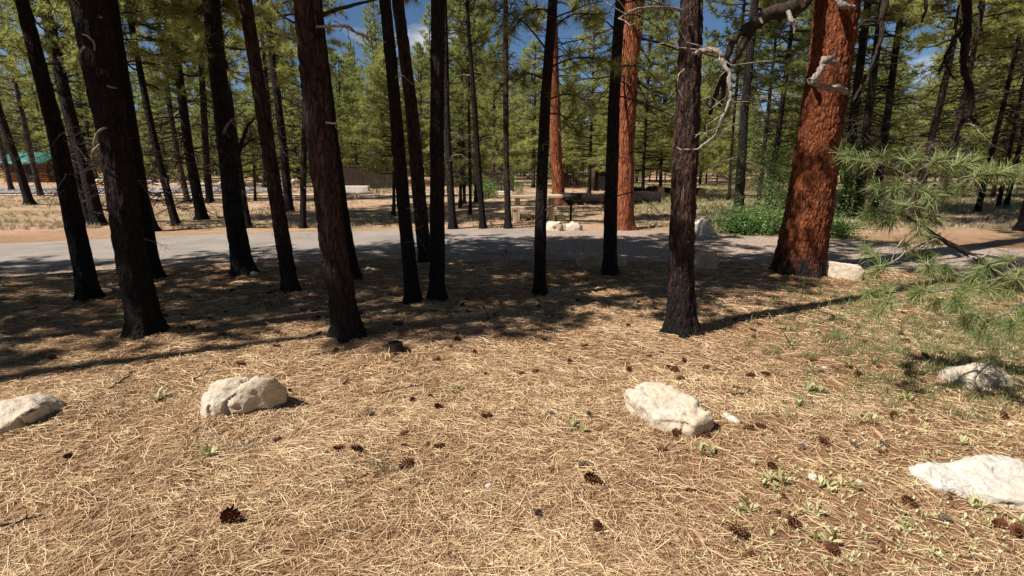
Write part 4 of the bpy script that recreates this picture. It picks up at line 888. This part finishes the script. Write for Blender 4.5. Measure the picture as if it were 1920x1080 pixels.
def split_plant(name, g, loc, label, cat, group, mats, sc_=(1, 1, 1), rz=0):
    root = empty(name, loc, label, cat, group, rz); base = np.concatenate(g.V)
    for key, nm, mt in ((0, 'leaves', mats[0]), (1, 'stems', mats[1])):
        Fs = [np.concatenate(v_) for k_, v_ in g.F.items() if k_[1] == key]
        F_ = Fs[0]; u, inv = np.unique(F_, return_inverse=True); link(nm, mesh(nm, base[u], [inv.reshape(F_.shape)], mt), root, scale=sc_)
    return root
bushes = [leafy(1, .55, 1.0, 26, 2600, .055), leafy(2, 2.6, .9, 12, 2600, .06, up=1.6), leafy(3, 3.6, 1.3, 12, 3800, .07, up=1.5)]
for (px, py, b_i, s_, lab) in [(1375, 437, 0, 1.0, 'low dark-green bush next to the white jagged rock'), (1425, 437, 0, 1.05, 'low dark-green bush in the middle of the row left of the orange pine'), (1460, 436, 0, .9, 'low dark-green bush touching the left side of the big orange pine'),
                               (1575, 445, 0, .9, 'low dark-green bush just right of the big orange pine'), (1410, 430, 1, .5, 'thin upright oak shrub with long bare stem behind the low bushes'), (1462, 412, 2, .66, 'oak sapling with bright green leaves left of the big orange pine'),
                               (1440, 392, 2, .8, 'leafy oak thicket in the grass behind the low bushes'), (1590, 410, 1, 1.0, 'oak shrub behind the bush right of the big orange pine'), (1500, 385, 2, 1.1, 'tall oak sapling hidden behind the big orange pine'), (978, 372, 1, .75, 'grey-green shrub behind the picnic table'), (905, 371, 0, 1.5, 'small shrub beneath the dark board screen'), (712, 372, 1, .6, 'small shrub at the foot of the bushy pine')]:
    P = at(px, py); split_plant('bush', bushes[b_i], (P[0], P[1], 0), lab, 'bush', 'leafy bushes beyond the road', (M_.oak, M_.twig), (s_, s_, s_), px * .37)

# ------------------------------------------------------------------ picnic table, grill, logs, cabin, screens
P = at(1000, 409); tb = empty('picnic_table', (.66, 15.1, 0), 'weathered slab picnic table with two benches beyond the road', 'table', None, .04)
for k in range(3): link('plank', box_mesh('plank', -.80, .80, -.36 + k * .245, -.36 + k * .245 + .235, .68, .75, M_.table_wood), tb)
for s_ in (-1, 1):
    link('leg', box_mesh('leg', s_ * .5 - .06, s_ * .5 + .06, -.28, .28, -.05, .68, M_.tan), tb)
    link('seat', box_mesh('seat', -.72, .56, s_ * .78 - .15, s_ * .78 + .15, .39, .47, M_.table_wood), tb)
    for q in (-1, 1): link('bench_leg', box_mesh('bench_leg', q * .50 - .05 - .1, q * .50 + .06 - .1, s_ * .78 - .13, s_ * .78 + .12, -.05, .39, M_.tan), tb)
P = at(1070, 413); gr = empty('grill', P, 'black iron box grill on a thin post between the picnic table and the orange pine', 'grill')
link('post', mesh('post', *(lambda a: (a[0], [a[1]]))(tube([(0, 0, -.1), (0, 0, .62)], .035, 10)), M_.black_iron), gr)
g = Geo()
for bx_ in [(-.27, .27, -.2, .2, .62, .64), (-.27, -.255, -.2, .2, .64, .79), (.255, .27, -.2, .2, .64, .79), (-.255, .255, .185, .2, .64, .79), (-.255, .255, -.2, -.185, .64, .76)]: g.add(*box(*bx_))
link('firebox', g.build('firebox', [M_.black_iron]), gr)
g = Geo(); [g.add(*tube([(x_, -.2, .78), (x_, .2, .78)], .006, 5)) for x_ in np.linspace(-.24, .24, 13)]; link('grate', g.build('grate', [M_.black_iron]), gr)
link('handle', mesh('handle', *(lambda a: (a[0], [a[1]]))(tube([(.27, -.1, .8), (.4, -.12, .8), (.46, -.12, .8)], .012, 6)), M_.black_iron), gr)
def log(a, b_, r, label, m=None):
    A_ = at(*a); B2 = at(*b_); n = 24; t = np.linspace(0, 1, n); d = B2 - A_
    rg = np.random.default_rng(int(a[0])); Pp = A_ + d * t[:, None] + np.stack((0 * t, .1 * np.sin(t * 5), r * .8 + 0 * t + .03 * np.sin(t * 9)), 1)
    V, F = tube(Pp, r * (1 - .3 * t) * (1 + .06 * rg.normal(size=n)), 14); V = V - A_; g = Geo(); g.add(V, F)
    root = empty('fallen_log', A_, label, 'log', 'fallen logs'); o = link('trunk', g.build('trunk', [m or M_.log], True), root)
    for e, c_ in ((0, 0), (n - 1, 1)):
        ring = V[e * 14:(e + 1) * 14]; ctr = ring.mean(0); link('cut_end', mesh('cut_end', np.vstack((ring, ctr)), [np.array([(i, (i + 1) % 14, 14) for i in range(14)])], M_.tan), root)
log((1235, 384), (1058, 386), .3, 'long dark fallen log behind the grill')
log((1238, 372), (1180, 370), .32, 'reddish decaying log end right of the tall orange pine', M_.bark)
log((1315, 368), (1235, 362), .22, 'dark fallen log in the shade of the far clearing')
log((700, 366), (640, 368), .12, 'thin pale fallen log before the brown wall', M_.dead)
# boards screens
def screen(x0, x1, y, top, label, frame=True, door_panel=None):
    Yq = at((x0 + x1) / 2, y)[1]; X0 = atY(x0, y, Yq)[0]; X1 = atY(x1, y, Yq)[0]; H = atY((x0 + x1) / 2, top, Yq)[2]
    root = empty('board_screen', (X0, Yq, 0), label, 'fence', 'dark brown board screens'); W = X1 - X0; n = max(2, int(W / .2)); bw = W / n
    me = [box_mesh('board', .008, bw - .008, -.02 + .006 * k_, .02 + .006 * k_, .08, H - .02 * k_, M_.brown_board, .004) for k_ in range(3)]
    for k_ in range(n): link('board', me[(k_ * 7) % 3], root, (k_ * bw, 0, 0))
    nr = max(2, int(W / 1.8) + 1)
    for k_ in range(nr): link('post', box_mesh('post', -.06, .06, .03, .15, -.1, H + .06, M_.brown_board), root, (W * k_ / (nr - 1), 0, 0))
    link('rail', box_mesh('rail', -.03, W + .03, -.05, .06, H, H + .09, M_.brown_board), root)
    return root, W, H
screen(610, 680, 353, 313, 'brown plank wall with concrete footing left of the pale green young pine')
screen(682, 745, 356, 319, 'brown board screen behind the pale green young pine')
screen(846, 872, 354, 320, 'short bit of board screen just right of the upright black trunk')
screen(893, 962, 360, 325, 'dark board screen left of the picnic table')
screen(1040, 1110, 352, 326, 'dark board screen behind the fallen log')
P0 = at(643, 361); tag(link('concrete_block', box_mesh('concrete_block', 0, 1.5, 0, .5, -.05, .38, M_.concrete, .02), None, P0), 'pale concrete footing block before the brown plank wall', 'block')
P0 = at(930, 364); tag(link('concrete_block', box_mesh('concrete_block', 0, .9, 0, .3, -.05, .16, M_.concrete, .02), None, P0), 'low pale kerb block before the dark board screen', 'block')
# small dark shed
P0 = at(1112, 358); sh = empty('shed', P0, 'small dark shed with black panel for its shaded doorway left of the tall orange pine', 'shed')
g = Geo(); [g.add(*box(*q)) for q in [(0, .12, 0, 1.6, 0, 1.55), (.95, 1.07, 0, 1.6, 0, 1.55), (.12, .95, 1.5, 1.6, 0, 1.55)]]; link('wall', g.build('wall', [M_.brown_board]), sh)
link('roof', box_mesh('roof', -.1, 1.2, -.15, 1.7, 1.552, 1.66, M_.brown_board), sh); link('door_panel', box_mesh('door_panel', .13, .94, .1, .14, .02, 1.53, M_.black_iron), sh)  # black panel stands for the shade inside the open doorway
# far tan box behind the bough
P0 = at(1637, 398); cb = empty('cabinet', P0, 'low tan box-like cabinet seen through the pine bough', 'cabinet')
link('body', box_mesh('body', 0, .72, 0, .5, 0, .48, M_.tan), cb); link('lid', box_mesh('lid', -.03, .75, -.03, .53, .482, .53, M_.tan), cb)
# cabin with green roof
P0 = at(12, 342); Yq = P0[1]; X1 = atY(92, 342, Yq)[0]; W = X1 - P0[0]
cbn = empty('cabin', (P0[0], Yq, 0), 'small brown log cabin with green metal roof far at the left', 'cabin')
hw = 1.75; D_ = 3.2
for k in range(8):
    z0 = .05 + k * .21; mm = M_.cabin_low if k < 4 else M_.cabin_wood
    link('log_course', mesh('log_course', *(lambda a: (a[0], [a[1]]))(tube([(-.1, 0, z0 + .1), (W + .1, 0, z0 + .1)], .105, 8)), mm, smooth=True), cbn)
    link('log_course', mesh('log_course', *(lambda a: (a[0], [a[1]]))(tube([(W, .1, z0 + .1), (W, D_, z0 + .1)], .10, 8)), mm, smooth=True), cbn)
g = Geo(); g.add(*box(.1, W - .1, .1, D_ - .1, 0, hw + .0)); link('inner_wall', g.build('inner_wall', [M_.cabin_wood]), cbn)
rf_h = 1.0; V = np.array([(-.5, -.7, hw - .02), (W + .35, -.7, hw - .02), (W + .1, D_ / 2, hw + rf_h), (-.3, D_ / 2, hw + rf_h), (-.5, D_ + .5, hw), (W + .35, D_ + .5, hw)])
V2 = V - np.array((0, 0, .07)); roof = link('roof', mesh('roof', np.vstack((V, V2)), [np.array([(0, 1, 2, 3), (3, 2, 5, 4), (7, 6, 9, 8), (8, 9, 10, 11), (0, 6, 7, 1), (4, 5, 11, 10), (1, 7, 8, 2), (2, 8, 11, 5), (0, 3, 9, 6), (3, 4, 10, 9)])], M_.green_metal), cbn)
for k in range(12):
    t = k / 11; a = V[0] * (1 - t) + V[1] * t; b2 = V[3] * (1 - t) + V[2] * t; link('roof_seam', mesh('roof_seam', *(lambda q: (q[0], [q[1]]))(tube([a + (0, 0, .01), b2 + (0, 0, .01)], .022, 4)), M_.green_metal), roof)
link('door_panel', box_mesh('door_panel', 2.2, 3.0, -.16, -.11, .05, 1.6, M_.brown_board), cbn)
for k, x_ in enumerate((.9,)): link('window', box_mesh('window', x_, x_ + .6, -.16, -.11, .9, 1.4, M_.black_iron), cbn)
# concrete wheel stops on the distant parking road and kerb
ws = box_mesh('wheel_stop', 0, 1.8, 0, .18, .05, .2, M_.concrete, .03)
for px, py in ((30, 350), (110, 349), (290, 349), (370, 348), (440, 349)):
    P0 = at(px, py); tag(link('wheel_stop', ws, None, P0), 'pale concrete wheel stop on the distant parking road', 'kerb stone', 'wheel stops on the parking road')
# a parked car far off is only a glint; low pale ledges
# ------------------------------------------------------------------ stump
P0 = at(740, 670); st = empty('stump', (P0[0], P0[1] + .05, gz1(P0[0], P0[1])), 'low charred black stump right of the charred-foot pine', 'stump')
zs = np.array([-.04, 0, .03, .06, .085]); V, F = trunk_geo(zs, 0 * zs, 0 * zs, np.array([.065, .064, .062, .061, .060]), 28, .008, 5, flare=.15)
link('bark', mesh('bark', V, [F], M_.stump, smooth=True), st); ring = V[-28:]; link('cut_top', mesh('cut_top', np.vstack((ring * (1, 1, .985), [(0, 0, .078)])), [np.array([(i, (i + 1) % 28, 28) for i in range(28)])], M_.bark_grey), st)

# ------------------------------------------------------------------ needle litter, twigs, cones, weeds
rn = np.random.default_rng(42)
def scatter(n, y0, y1, pw=1.):
    y = y0 + (y1 - y0) * rn.random(n) ** pw; x = rn.uniform(-1, 1, n) * (y * 1.06 + .7); return x, y
def needles(n, y0, y1, wd, name, L=(.07, .17), pw=1.1, lift=.012, tl=.09):
    x, y = scatter(n, y0, y1, pw)
    ok = y < ynear(x) + .5; keep = ok & (rn.random(n) > np.where(y > ynear(x) - .2, .75, 0))
    thin = fbm(x * .8, y * .8, s=31, o=3); weed = np.clip((x / y - .35) * .4, 0, .12); keep &= rn.random(n) < np.clip(.60 + 2.2 * (thin - .36), .36, 1) - weed
    x, y = x[keep], y[keep]; n = len(x)
    flow = 2.2 * PI * fbm(x * .9, y * .9, s=77, o=2); th = flow + rn.normal(size=n) * .95
    l_ = rn.uniform(*L, n); wv = wd * rn.uniform(.7, 1.35, n) * (.75 + y * .13); cv = rn.normal(size=n) * .16
    z = gz(x, y) + rn.random(n) * lift + .003
    tz = rn.normal(size=n) * tl
    d = np.stack((np.cos(th), np.sin(th), tz), 1); s = np.stack((-np.sin(th), np.cos(th), 0 * th), 1)
    c = np.stack((x, y, z), 1); roll = rn.normal(size=n) * .5; sw = s * np.cos(roll)[:, None]; sw[:, 2] += np.sin(roll); sw *= (wv / 2)[:, None]
    a = c - d * (l_ / 2)[:, None] + s * (cv * l_)[:, None]; e = c + d * (l_ / 2)[:, None] + s * (cv * l_)[:, None]; a[:, 2] = np.maximum(a[:, 2], gz(a[:, 0], a[:, 1]) + .001); e[:, 2] = np.maximum(e[:, 2], gz(e[:, 0], e[:, 1]) + .001)
    c[:, 2] += .004
    V = np.stack((a - sw * .6, a + sw * .6, c - sw, c + sw, e - sw * .35, e + sw * .35), 1).reshape(-1, 3); i = np.arange(n)[:, None] * 6
    F = np.concatenate((i + np.array([[0, 1, 3, 2]]), i + np.array([[2, 3, 5, 4]])))
    return V, F
g = Geo(); g.add(*needles(80000, 1.35, 3.2, .0025, '')); g.add(*needles(72000, 3.0, 5.6, .0027, '')); g.add(*needles(46000, 5.2, 9.4, .0038, '', (.09, .2)))
g.add(*needles(2500, 1.35, 6, .0026, '', (.10, .18), 1.2, .035, .3))
tag(link('needle_litter', g.build('needle_litter', [M_.litter])), 'thick carpet of fallen straw-coloured pine needles on the forest floor', 'pine needles', kind='stuff')

nf = 9000; x_, y_ = scatter(nf, 1.4, 8.5, 1.0); k_ = vn(x_ * 2.2, y_ * 2.2, s=55) > .38; x_, y_ = x_[k_], y_[k_]; nf = len(x_)
c_ = np.stack((x_, y_, gz(x_, y_) + rn.uniform(.006, .016, nf)), 1); u_ = rn.normal(size=(nf, 3)) * (1, 1, .25); u_ /= np.linalg.norm(u_, axis=1)[:, None]; v_ = np.cross(u_, rn.normal(size=(nf, 3)) * .3 + (0, 0, 1)); v_ /= np.linalg.norm(v_, axis=1)[:, None]
l_ = rn.uniform(.004, .016, (nf, 1)) * (.7 + .1 * y_[:, None]); q_ = [c_ + u_ * l_, c_ + v_ * l_ * .5, c_ - u_ * l_ * .8, c_ - v_ * l_ * .6]
g = Geo(); g.add(np.stack(q_, 1).reshape(-1, 3), np.arange(nf * 4).reshape(-1, 4)); tag(link('bark_flakes', g.build('bark_flakes', [M_.cone])), 'small dark bark flakes and cone scales strewn over the needles', 'bark chips', kind='stuff')

def twig(path, w_, label, seed, sub=2):
    P = []
    for x, y in path:
        p = at(x, y); p[2] = gz1(p[0], p[1]) + .018; P.append(p)
    P = np.array(P); o3_ = P[0].copy(); P = P - o3_; r = np.linspace(w_, w_ * .4, len(P)); Q, q = dens(P, r, 5, .004, seed); g = Geo(); g.add(*tube(Q, np.abs(q), 6))
    rg = np.random.default_rng(seed); A, B = [], []
    for _ in range(sub):
        j = rg.integers(2, len(Q) - 1); d = Q[j + 1] - Q[j]; d /= np.linalg.norm(d) + 1e-9; d = d + rg.normal(size=3) * .5; d[2] = abs(d[2]) * .3; A.append(Q[j]); B.append(Q[j] + d / np.linalg.norm(d) * rg.uniform(.06, .14))
    if A: g.add(*segs(np.array(A), np.array(B), w_ * .45, w_ * .2, 4))
    tag(link('twig', g.build('twig', [M_.twig if seed % 2 else M_.dead], True), None, o3_), label, 'twig', 'fallen twigs on the needles')
twig([(-20, 1012), (30, 1000), (70, 985), (85, 980)], .006, 'dark twig at the lower left edge', 1)
twig([(210, 748), (230, 728), (250, 710), (256, 704)], .007, 'forked brown twig right of the left-edge boulder', 3, 3)
twig([(712, 749), (740, 741), (770, 734), (800, 730)], .006, 'straight thin twig right of the blocky boulder', 5, 1)
twig([(365, 722), (378, 715), (395, 710)], .007, 'short dark twig touching the blocky boulder', 7, 3)
twig([(425, 852), (470, 843), (515, 836)], .005, 'thin pale twig ending at a pine cone below the blocky boulder', 2, 1)
twig([(645, 730), (655, 716)], .006, 'short upright twig right of the blocky boulder', 9, 1)
twig([(1286, 925), (1310, 928), (1328, 930)], .005, 'short twig right of centre bottom', 11, 0)
twig([(1370, 752), (1395, 750), (1408, 740)], .006, 'curved black twig right of the cracked boulder', 13, 1)
twig([(1895, 738), (1925, 742), (1960, 752)], .008, 'dark stick at the right end of the arched boulder', 15, 1)
twig([(1470, 640), (1480, 655), (1487, 665)], .008, 'black crooked twig in the shadow by the weeds', 17, 2)
twig([(795, 672), (830, 665), (880, 640), (925, 620)], .004, 'thin pale stick on the shaded needles right of the stump', 4, 1)
twig([(400, 835), (385, 822)], .004, 'tiny twig below the blocky boulder', 6, 0)

def cone_mesh(seed, m, open_=1.):
    rg = np.random.default_rng(seed); V, F = [], []; n = 62; g = Geo()
    z = np.linspace(-.045, .045, 9); r = np.interp(z, [-.045, -.02, .045], [.010, .016, .004]); g.add(*tube(np.stack((0 * z, 0 * z, z), 1), r, 8))
    A_, q = [], []
    for i in range(n):
        t = i / n; az = i * 2.39996; zz = -.042 + .085 * t; R_ = np.interp(t, [0, .2, .45, 1], [.022, .038, .036, .010]) * open_ * rg.uniform(.85, 1.1)
        el = -.45 + 1.3 * t; o = np.array((math.cos(az), math.sin(az), 0)); s = np.array((-math.sin(az), math.cos(az), 0)); u = np.array((0, 0, 1.))
        b0 = o * .008 + u * zz; tip = o * R_ + u * (zz + math.sin(el) * .015); wv = .0095 * (1 - .5 * t)
        mid = b0 + (tip - b0) * .7
        A_ += [b0 - s * .003, b0 + s * .003, mid + s * wv, mid - s * wv, tip + s * wv * .5 + u * .002, tip - s * wv * .5 + u * .002, mid + u * .0045, tip + u * .006]
        k = len(A_) - 8; q += [(k, k + 1, k + 2, k + 3), (k + 3, k + 2, k + 4, k + 5), (k + 3, k + 6, k + 7, k + 5), (k + 6, k + 2, k + 4, k + 7)]
    g.add(np.array(A_), np.array(q)); return g.build('pine_cone', [m])
CM = [cone_mesh(1, M_.cone), cone_mesh(2, M_.cone, 1.15), cone_mesh(3, M_.cone, .8), cone_mesh(4, M_.cone_grey)]
rc = random.Random(9)
def cone(px, py, s, label, v=None):
    P = at(px, py); s = s * .88
    o = link('pine_cone', CM[v if v is not None else rc.randrange(3)], None, (P[0], P[1], gz1(P[0], P[1]) + .030 * s), (rc.uniform(1.1, 1.9), rc.uniform(-.4, .4), rc.uniform(0, 6.28)), (s, s, s))
    tag(o, label, 'pine cone', 'pine cones scattered on the needles')
for a in [(437, 980, 1.15, 'large dark open pine cone alone at the lower left'), (637, 855, .8, 'reddish pine cone, left one of a touching pair below centre'), (670, 859, .75, 'dark pine cone, right one of a touching pair below centre'),
          (520, 832, .65, 'pine cone at the end of a thin pale twig'), (775, 762, .75, 'upper dark pine cone of a close trio above centre'), (822, 778, .85, 'brown pine cone right of the upper trio cone'), (808, 753, .55, 'smallest cone of the trio right of the blocky boulder'),
          (912, 799, .8, 'blackish pine cone alone in the centre'), (760, 826, .65, 'reddish pine cone above a row of small dark cones'), (760, 880, .95, 'flattened dark pine cone among grass blades at centre'), (803, 848, .5, 'small dark cone with pale chip at centre'), (822, 851, .65, 'brown cone touching the small dark cone with pale chip'), (758, 847, .5, 'small brown cone at the left end of the centre row'),
          (1110, 915, 1.0, 'bright orange-brown pine cone below the cracked boulder'), (1120, 995, .75, 'pine cone near the bottom edge, under the orange-brown cone'), (1382, 1012, .95, 'large brown pine cone at the bottom right of centre'), (1265, 829, .75, 'upright dark pine cone at the front foot of the cracked boulder'), (1323, 830, .65, 'reddish cone at the right foot of the cracked boulder'),
          (1241, 855, .65, 'dark cone just in front of the cracked boulder'), (1401, 817, .75, 'reddish cone, left of a pair right of the cracked boulder'), (1424, 814, .75, 'reddish cone, right of a pair right of the cracked boulder'), (1380, 738, .6, 'cone above the curved black twig'), (1264, 700, .9, 'dark cone behind the cracked boulder'), (1253, 692, .5, 'small cone touching the dark cone behind the cracked boulder'),
          (1180, 698, .8, 'brown cone left behind the cracked boulder'), (976, 707, .8, 'dark cone at the edge of the shadow blotch'), (1068, 684, .7, 'reddish cone in the open left behind the cracked boulder'), (1240, 668, .5, 'cone in front of the furrowed trunk'), (858, 641, .9, 'dark cone in the shade right of the stump'), (845, 655, .6, 'smaller dark cone beside the one in the shade right of the stump'), (890, 662, .6, 'dark cone at the end of the thin pale stick'),
          (818, 679, .8, 'black cone just right of the stump'), (520, 658, .7, 'dark cone in front of the leaning slim brown trunk'), (630, 662, .7, 'dark cone at the foot of the charred-foot pine'), (570, 586, .9, 'black round cone, left of a pair in front of the slim brown trunk'), (588, 587, .8, 'black round cone, right of a pair in front of the slim brown trunk'), (282, 687, .6, 'reddish cone in front of the thick near-black pine'), (100, 682, .9, 'brown cone on the shadow line at far left'),
          (452, 693, .8, 'reddish cone behind the blocky boulder'), (130, 872, .7, 'small black cone alone low at the left'), (545, 745, .5, 'dark cone touching the right end of the blocky boulder'), (1870, 993, .8, 'reddish cone below the slab boulder'), (1907, 1008, 1.0, 'black cone at the lower right edge'), (1485, 997, .8, 'dark cone beside a yellow sprout near the bottom'), (1543, 840, .8, 'dark cone left of the white stone'), (1448, 884, .7, 'reddish cone left above the white stone'),
          (1555, 1045, .9, 'dark cone beneath a pale sprout at the bottom right'), (1672, 795, .9, 'reddish cone among the sprouts left of the arched boulder'), (1524, 688, .7, 'dark cone in the weeds right behind the cracked boulder'), (1732, 680, 1.0, 'dark cone left of the arched boulder'), (1702, 960, .8, 'pine cone in front of the slab boulder'), (1880, 790, .9, 'reddish cone below the arched boulder'), (750, 615, .9, 'black cone in the shade in front of the two central trunks')]:
    cone(*a)
for (px, py) in [(1008, 965), (260 + 1240, 850), (1600, 850), (1340, 640 + 60), (1105, 790), (1030, 790), (1655, 848), (695, 790), (1092, 886), (1768, 990)]:
    cone(px, py, .6, 'weathered grey pine cone flattened on the needles', 3)
for k in range(60):
    px, py = rc.uniform(900, 1900), rc.uniform(560, 720); cone(px, py, rc.uniform(.5, .85), 'small brown pine cone on the ground in front of the right-hand trunks')
for k in range(30):
    px, py = rc.uniform(1250, 1900), rc.uniform(740, 1060); cone(px, py, rc.uniform(.25, .55), 'little pine cone lying among the pale sprouts at lower right')
for k in range(34):
    px, py = rc.uniform(300, 900), rc.uniform(530, 640); cone(px, py, rc.uniform(.5, .9), 'dark pine cone in the shade between the near trunks')

def sprout(rg, h=.07, n=9, w_=.011):
    az = rg.uniform(0, 2 * PI, n); el = rg.uniform(.45, 1.3, n); ln = h * rg.uniform(.55, 1.15, n); z0 = h * rg.uniform(0, .45, n)
    d = np.stack((np.cos(az) * np.cos(el), np.sin(az) * np.cos(el), np.sin(el)), 1); s = np.stack((-np.sin(az), np.cos(az), 0 * az), 1) * w_
    b_ = np.stack((0 * az, 0 * az, z0), 1); m_ = b_ + d * (ln * .55)[:, None]; e = b_ + d * ln[:, None] - np.array((0, 0, 1)) * (ln * .12)[:, None]
    V = np.stack((b_, m_ + s, e, m_ - s), 1).reshape(-1, 3); F = np.arange(n * 4).reshape(-1, 4)
    st_, sf = segs(np.array([(0, 0, -.01)]), np.array([(0, 0, h * .6)]), .002, .0012, 3); return V, F, st_, sf
rs = np.random.default_rng(8)
SM = []
for k in range(5):
    g = Geo()
    for q in range(3):
        V, F, a_, b_ = sprout(rs, rs.uniform(.035, .06), 9, .006); o_ = np.array((rs.normal() * .018, rs.normal() * .018, 0)); g.add(V + o_, F); g.add(a_ + o_, b_)
    SM.append(g.build('sprout', [M_.forb]))
LS = 'pale yellow-green leafy sprout among the needles'
for k, (px, py, lab) in enumerate([(1465, 945 - 20, 'upright pale sprout'), (1445, 920, 'small bushy sprout left of the white stone'), (1555, 930, 'green sprout clump just below the white stone'), (1585, 920, 'yellowish sprout right of the white stone'), (1550, 1030, 'tall pale sprout over a dark cone at the bottom right'), (1700, 1000, 'pale sprout cluster in front of the slab boulder'),
                                   (1512, 975, 'twin-stemmed sprout near the bottom right'), (1820, 955, 'sprout at the front edge of the slab boulder'), (1905, 990, 'sprout over the black cone at the right edge'), (1400, 965, 'pale sprout right of the bottom centre'), (1480, 770, 'sprout right of the curved black twig'), (1620, 800, 'sprout tuft left of the arched boulder'), (1690, 760, 'broad sprout clump just left of the arched boulder'),
                                   (1800, 855, 'sprout between the two right-hand boulders'), (1520, 745, 'sprout in the weeds right of the cracked boulder'), (850, 742, 'green grass-like sprout in the open centre'), (1085, 815, 'soft green sprout left of the cracked boulder'), (385, 860, 'tiny green sprout below the blocky boulder'), (310, 757, 'tiny green sprout left of the blocky boulder'), (1320, 860, 'tiny sprout below the cracked boulder')]):
    P = at(px, py); s_ = rc.uniform(.9, 1.4) if py > 780 else rc.uniform(1, 1.6)
    tag(link('sprout', SM[k % 5], None, (P[0], P[1], gz1(P[0], P[1])), (0, 0, rc.random() * 6), (s_,) * 3), lab + ' growing in the needles' if len(lab) < 40 else lab, 'weed', 'leafy sprouts in the needles')
def cover(n, region, h, w_, nl, m, name, lab, kind_='stuff', wts=None):
    g = Geo(); V_, F_, off_ = [], [], 0; k = 0
    while k < n:
        x, y = region(); h_ = h * rs.uniform(.5, 1.4) * (1 + .06 * y); V, F, a_, b_ = sprout(rs, h_, nl, w_); V = V + np.array((x, y, gz1(x, y))); g.add(V, F); k += 1
    tag(link(name, g.build(name, [m])), lab, 'ground cover', kind='stuff')
def reg_right():
    while True:
        px, py = rs.uniform(1250, 2050), rs.uniform(540, 1120); p = at(px, py)
        wgt = np.clip((px - 1200) / 500, 0, 1) * np.interp(py, [540, 620, 800, 1000, 1100], [1, 1, .6, .35, .3])
        if rs.random() < wgt * (.25 + .9 * float(vn(np.array([p[0] * 1.5]), np.array([p[1] * 1.5]), s=3)[0])): return p[0], p[1]
cover(2300, reg_right, .022, .0042, 7, M_.forb, 'weed_cover', 'patchy low pale-green weeds over the needles at right')
def blades(n, region, h, w_, nb, m, name, lab, lean=.35):
    g = Geo(); P = np.array([region() for _ in range(n)]); z = gz(P[:, 0], P[:, 1]); P = np.column_stack((P, z)); P = np.repeat(P, nb, 0); N_ = len(P)
    P[:, :2] += rs.normal(size=(N_, 2)) * h * .22; d = np.column_stack((rs.normal(size=(N_, 2)) * lean, np.ones(N_))); d /= np.linalg.norm(d, axis=1)[:, None]; l_ = h * rs.uniform(.4, 1.25, (N_, 1))
    s = np.cross(d, rs.normal(size=(N_, 3))); s /= np.linalg.norm(s, axis=1)[:, None]; wv = w_ * (1 + .04 * P[:, 1:2])
    V = np.stack((P - s * wv, P + s * wv, P + d * l_ * .6 + s * wv * .7, P + d * l_ * .6 - s * wv * .7, P + d * l_ + np.column_stack((d[:, :2], -.3 * np.ones(N_))) * l_ * .2), 1).reshape(-1, 3)
    i = np.arange(N_)[:, None] * 5; g.add(V, i + np.array([[0, 1, 2, 3]])); g.F.setdefault((3, 0), []).append(i + np.array([[3, 2, 4]]))
    tag(link(name, g.build(name, [m])), lab, 'grass', kind='stuff')
def reg_far():
    while True:
        px = rs.uniform(-100, 2020); y = 13 + 22 * rs.random() ** 1.3; x = (px - 960) / FPX * y
        if y > float(yfar(np.array([x]))[0]) + .25 and rs.random() < 1.5 * max(0, float(vn(np.array([x * .35]), np.array([y * .7]), s=8)[0]) - .25) + (.3 if px > 1200 else 0): return x, y
blades(8500, reg_far, .13, .0035, 9, M_.grass, 'dry_grass', 'thin dry straw-coloured grass on the ground beyond the road', .5)
def reg_clear():
    px = rs.uniform(1130, 1480) if rs.random() < .6 else rs.uniform(1560, 2000); y = rs.uniform(17, 42); return (px - 960) / FPX * y, y
blades(3600, reg_clear, .2, .005, 8, M_.grass_green, 'clearing_grass', 'pale green grass in the clearing right of the tall orange pine')
def reg_weeds():
    while True:
        px, py = rs.uniform(1400, 2050), rs.uniform(525, 800); p = at(px, py)
        if rs.random() < (.12 + .8 * np.clip((px - 1450) / 350, 0, 1)) * np.interp(py, [525, 600, 680, 800], [1, .9, .4, .08]) * (.3 + 1.2 * float(vn(np.array([p[0] * 2.]), np.array([p[1] * 2.]), s=6)[0])): return p[0], p[1]
blades(1700, reg_weeds, .10, .0018, 12, M_.grass_green, 'weedy_grass', 'grey-green wispy grass under the pine bough', .5)
for k, (px, py, h, lab) in enumerate([(715, 895, .17, 'sparse pale grass tuft beside the flattened cone at centre'), (1460, 780, .1, 'grass tuft right of the cracked boulder'), (1078, 812, .09, 'soft green grass tuft left of the cracked boulder'), (855, 745, .08, 'small green grass tuft in the sunlit centre'), (240, 560 + 90, .09, 'thin grass at the foot of the thick near-black pine'), (1680, 700, .16, 'wispy grass tuft left of the arched boulder'), (1525, 640, .2, 'yellow grass tuft behind the weeds')]):
    P = at(px, py); n_ = 26; g = Geo(); d = np.column_stack((rs.normal(size=(n_, 2)) * .45, np.ones(n_))); d /= np.linalg.norm(d, axis=1)[:, None]; b_ = np.column_stack((rs.normal(size=(n_, 2)) * .02, np.zeros(n_))); s = np.cross(d, rs.normal(size=(n_, 3))); s /= np.linalg.norm(s, axis=1)[:, None]; l_ = h * rs.uniform(.5, 1.2, (n_, 1))
    V = np.stack((b_ - s * .0014, b_ + s * .0014, b_ + d * l_), 1).reshape(-1, 3); g.add(V, np.arange(n_ * 3).reshape(-1, 3))
    tag(link('grass_tuft', g.build('grass_tuft', [M_.grass_green]), None, (P[0], P[1], gz1(P[0], P[1]))), lab, 'grass', 'single grass tufts in the foreground')
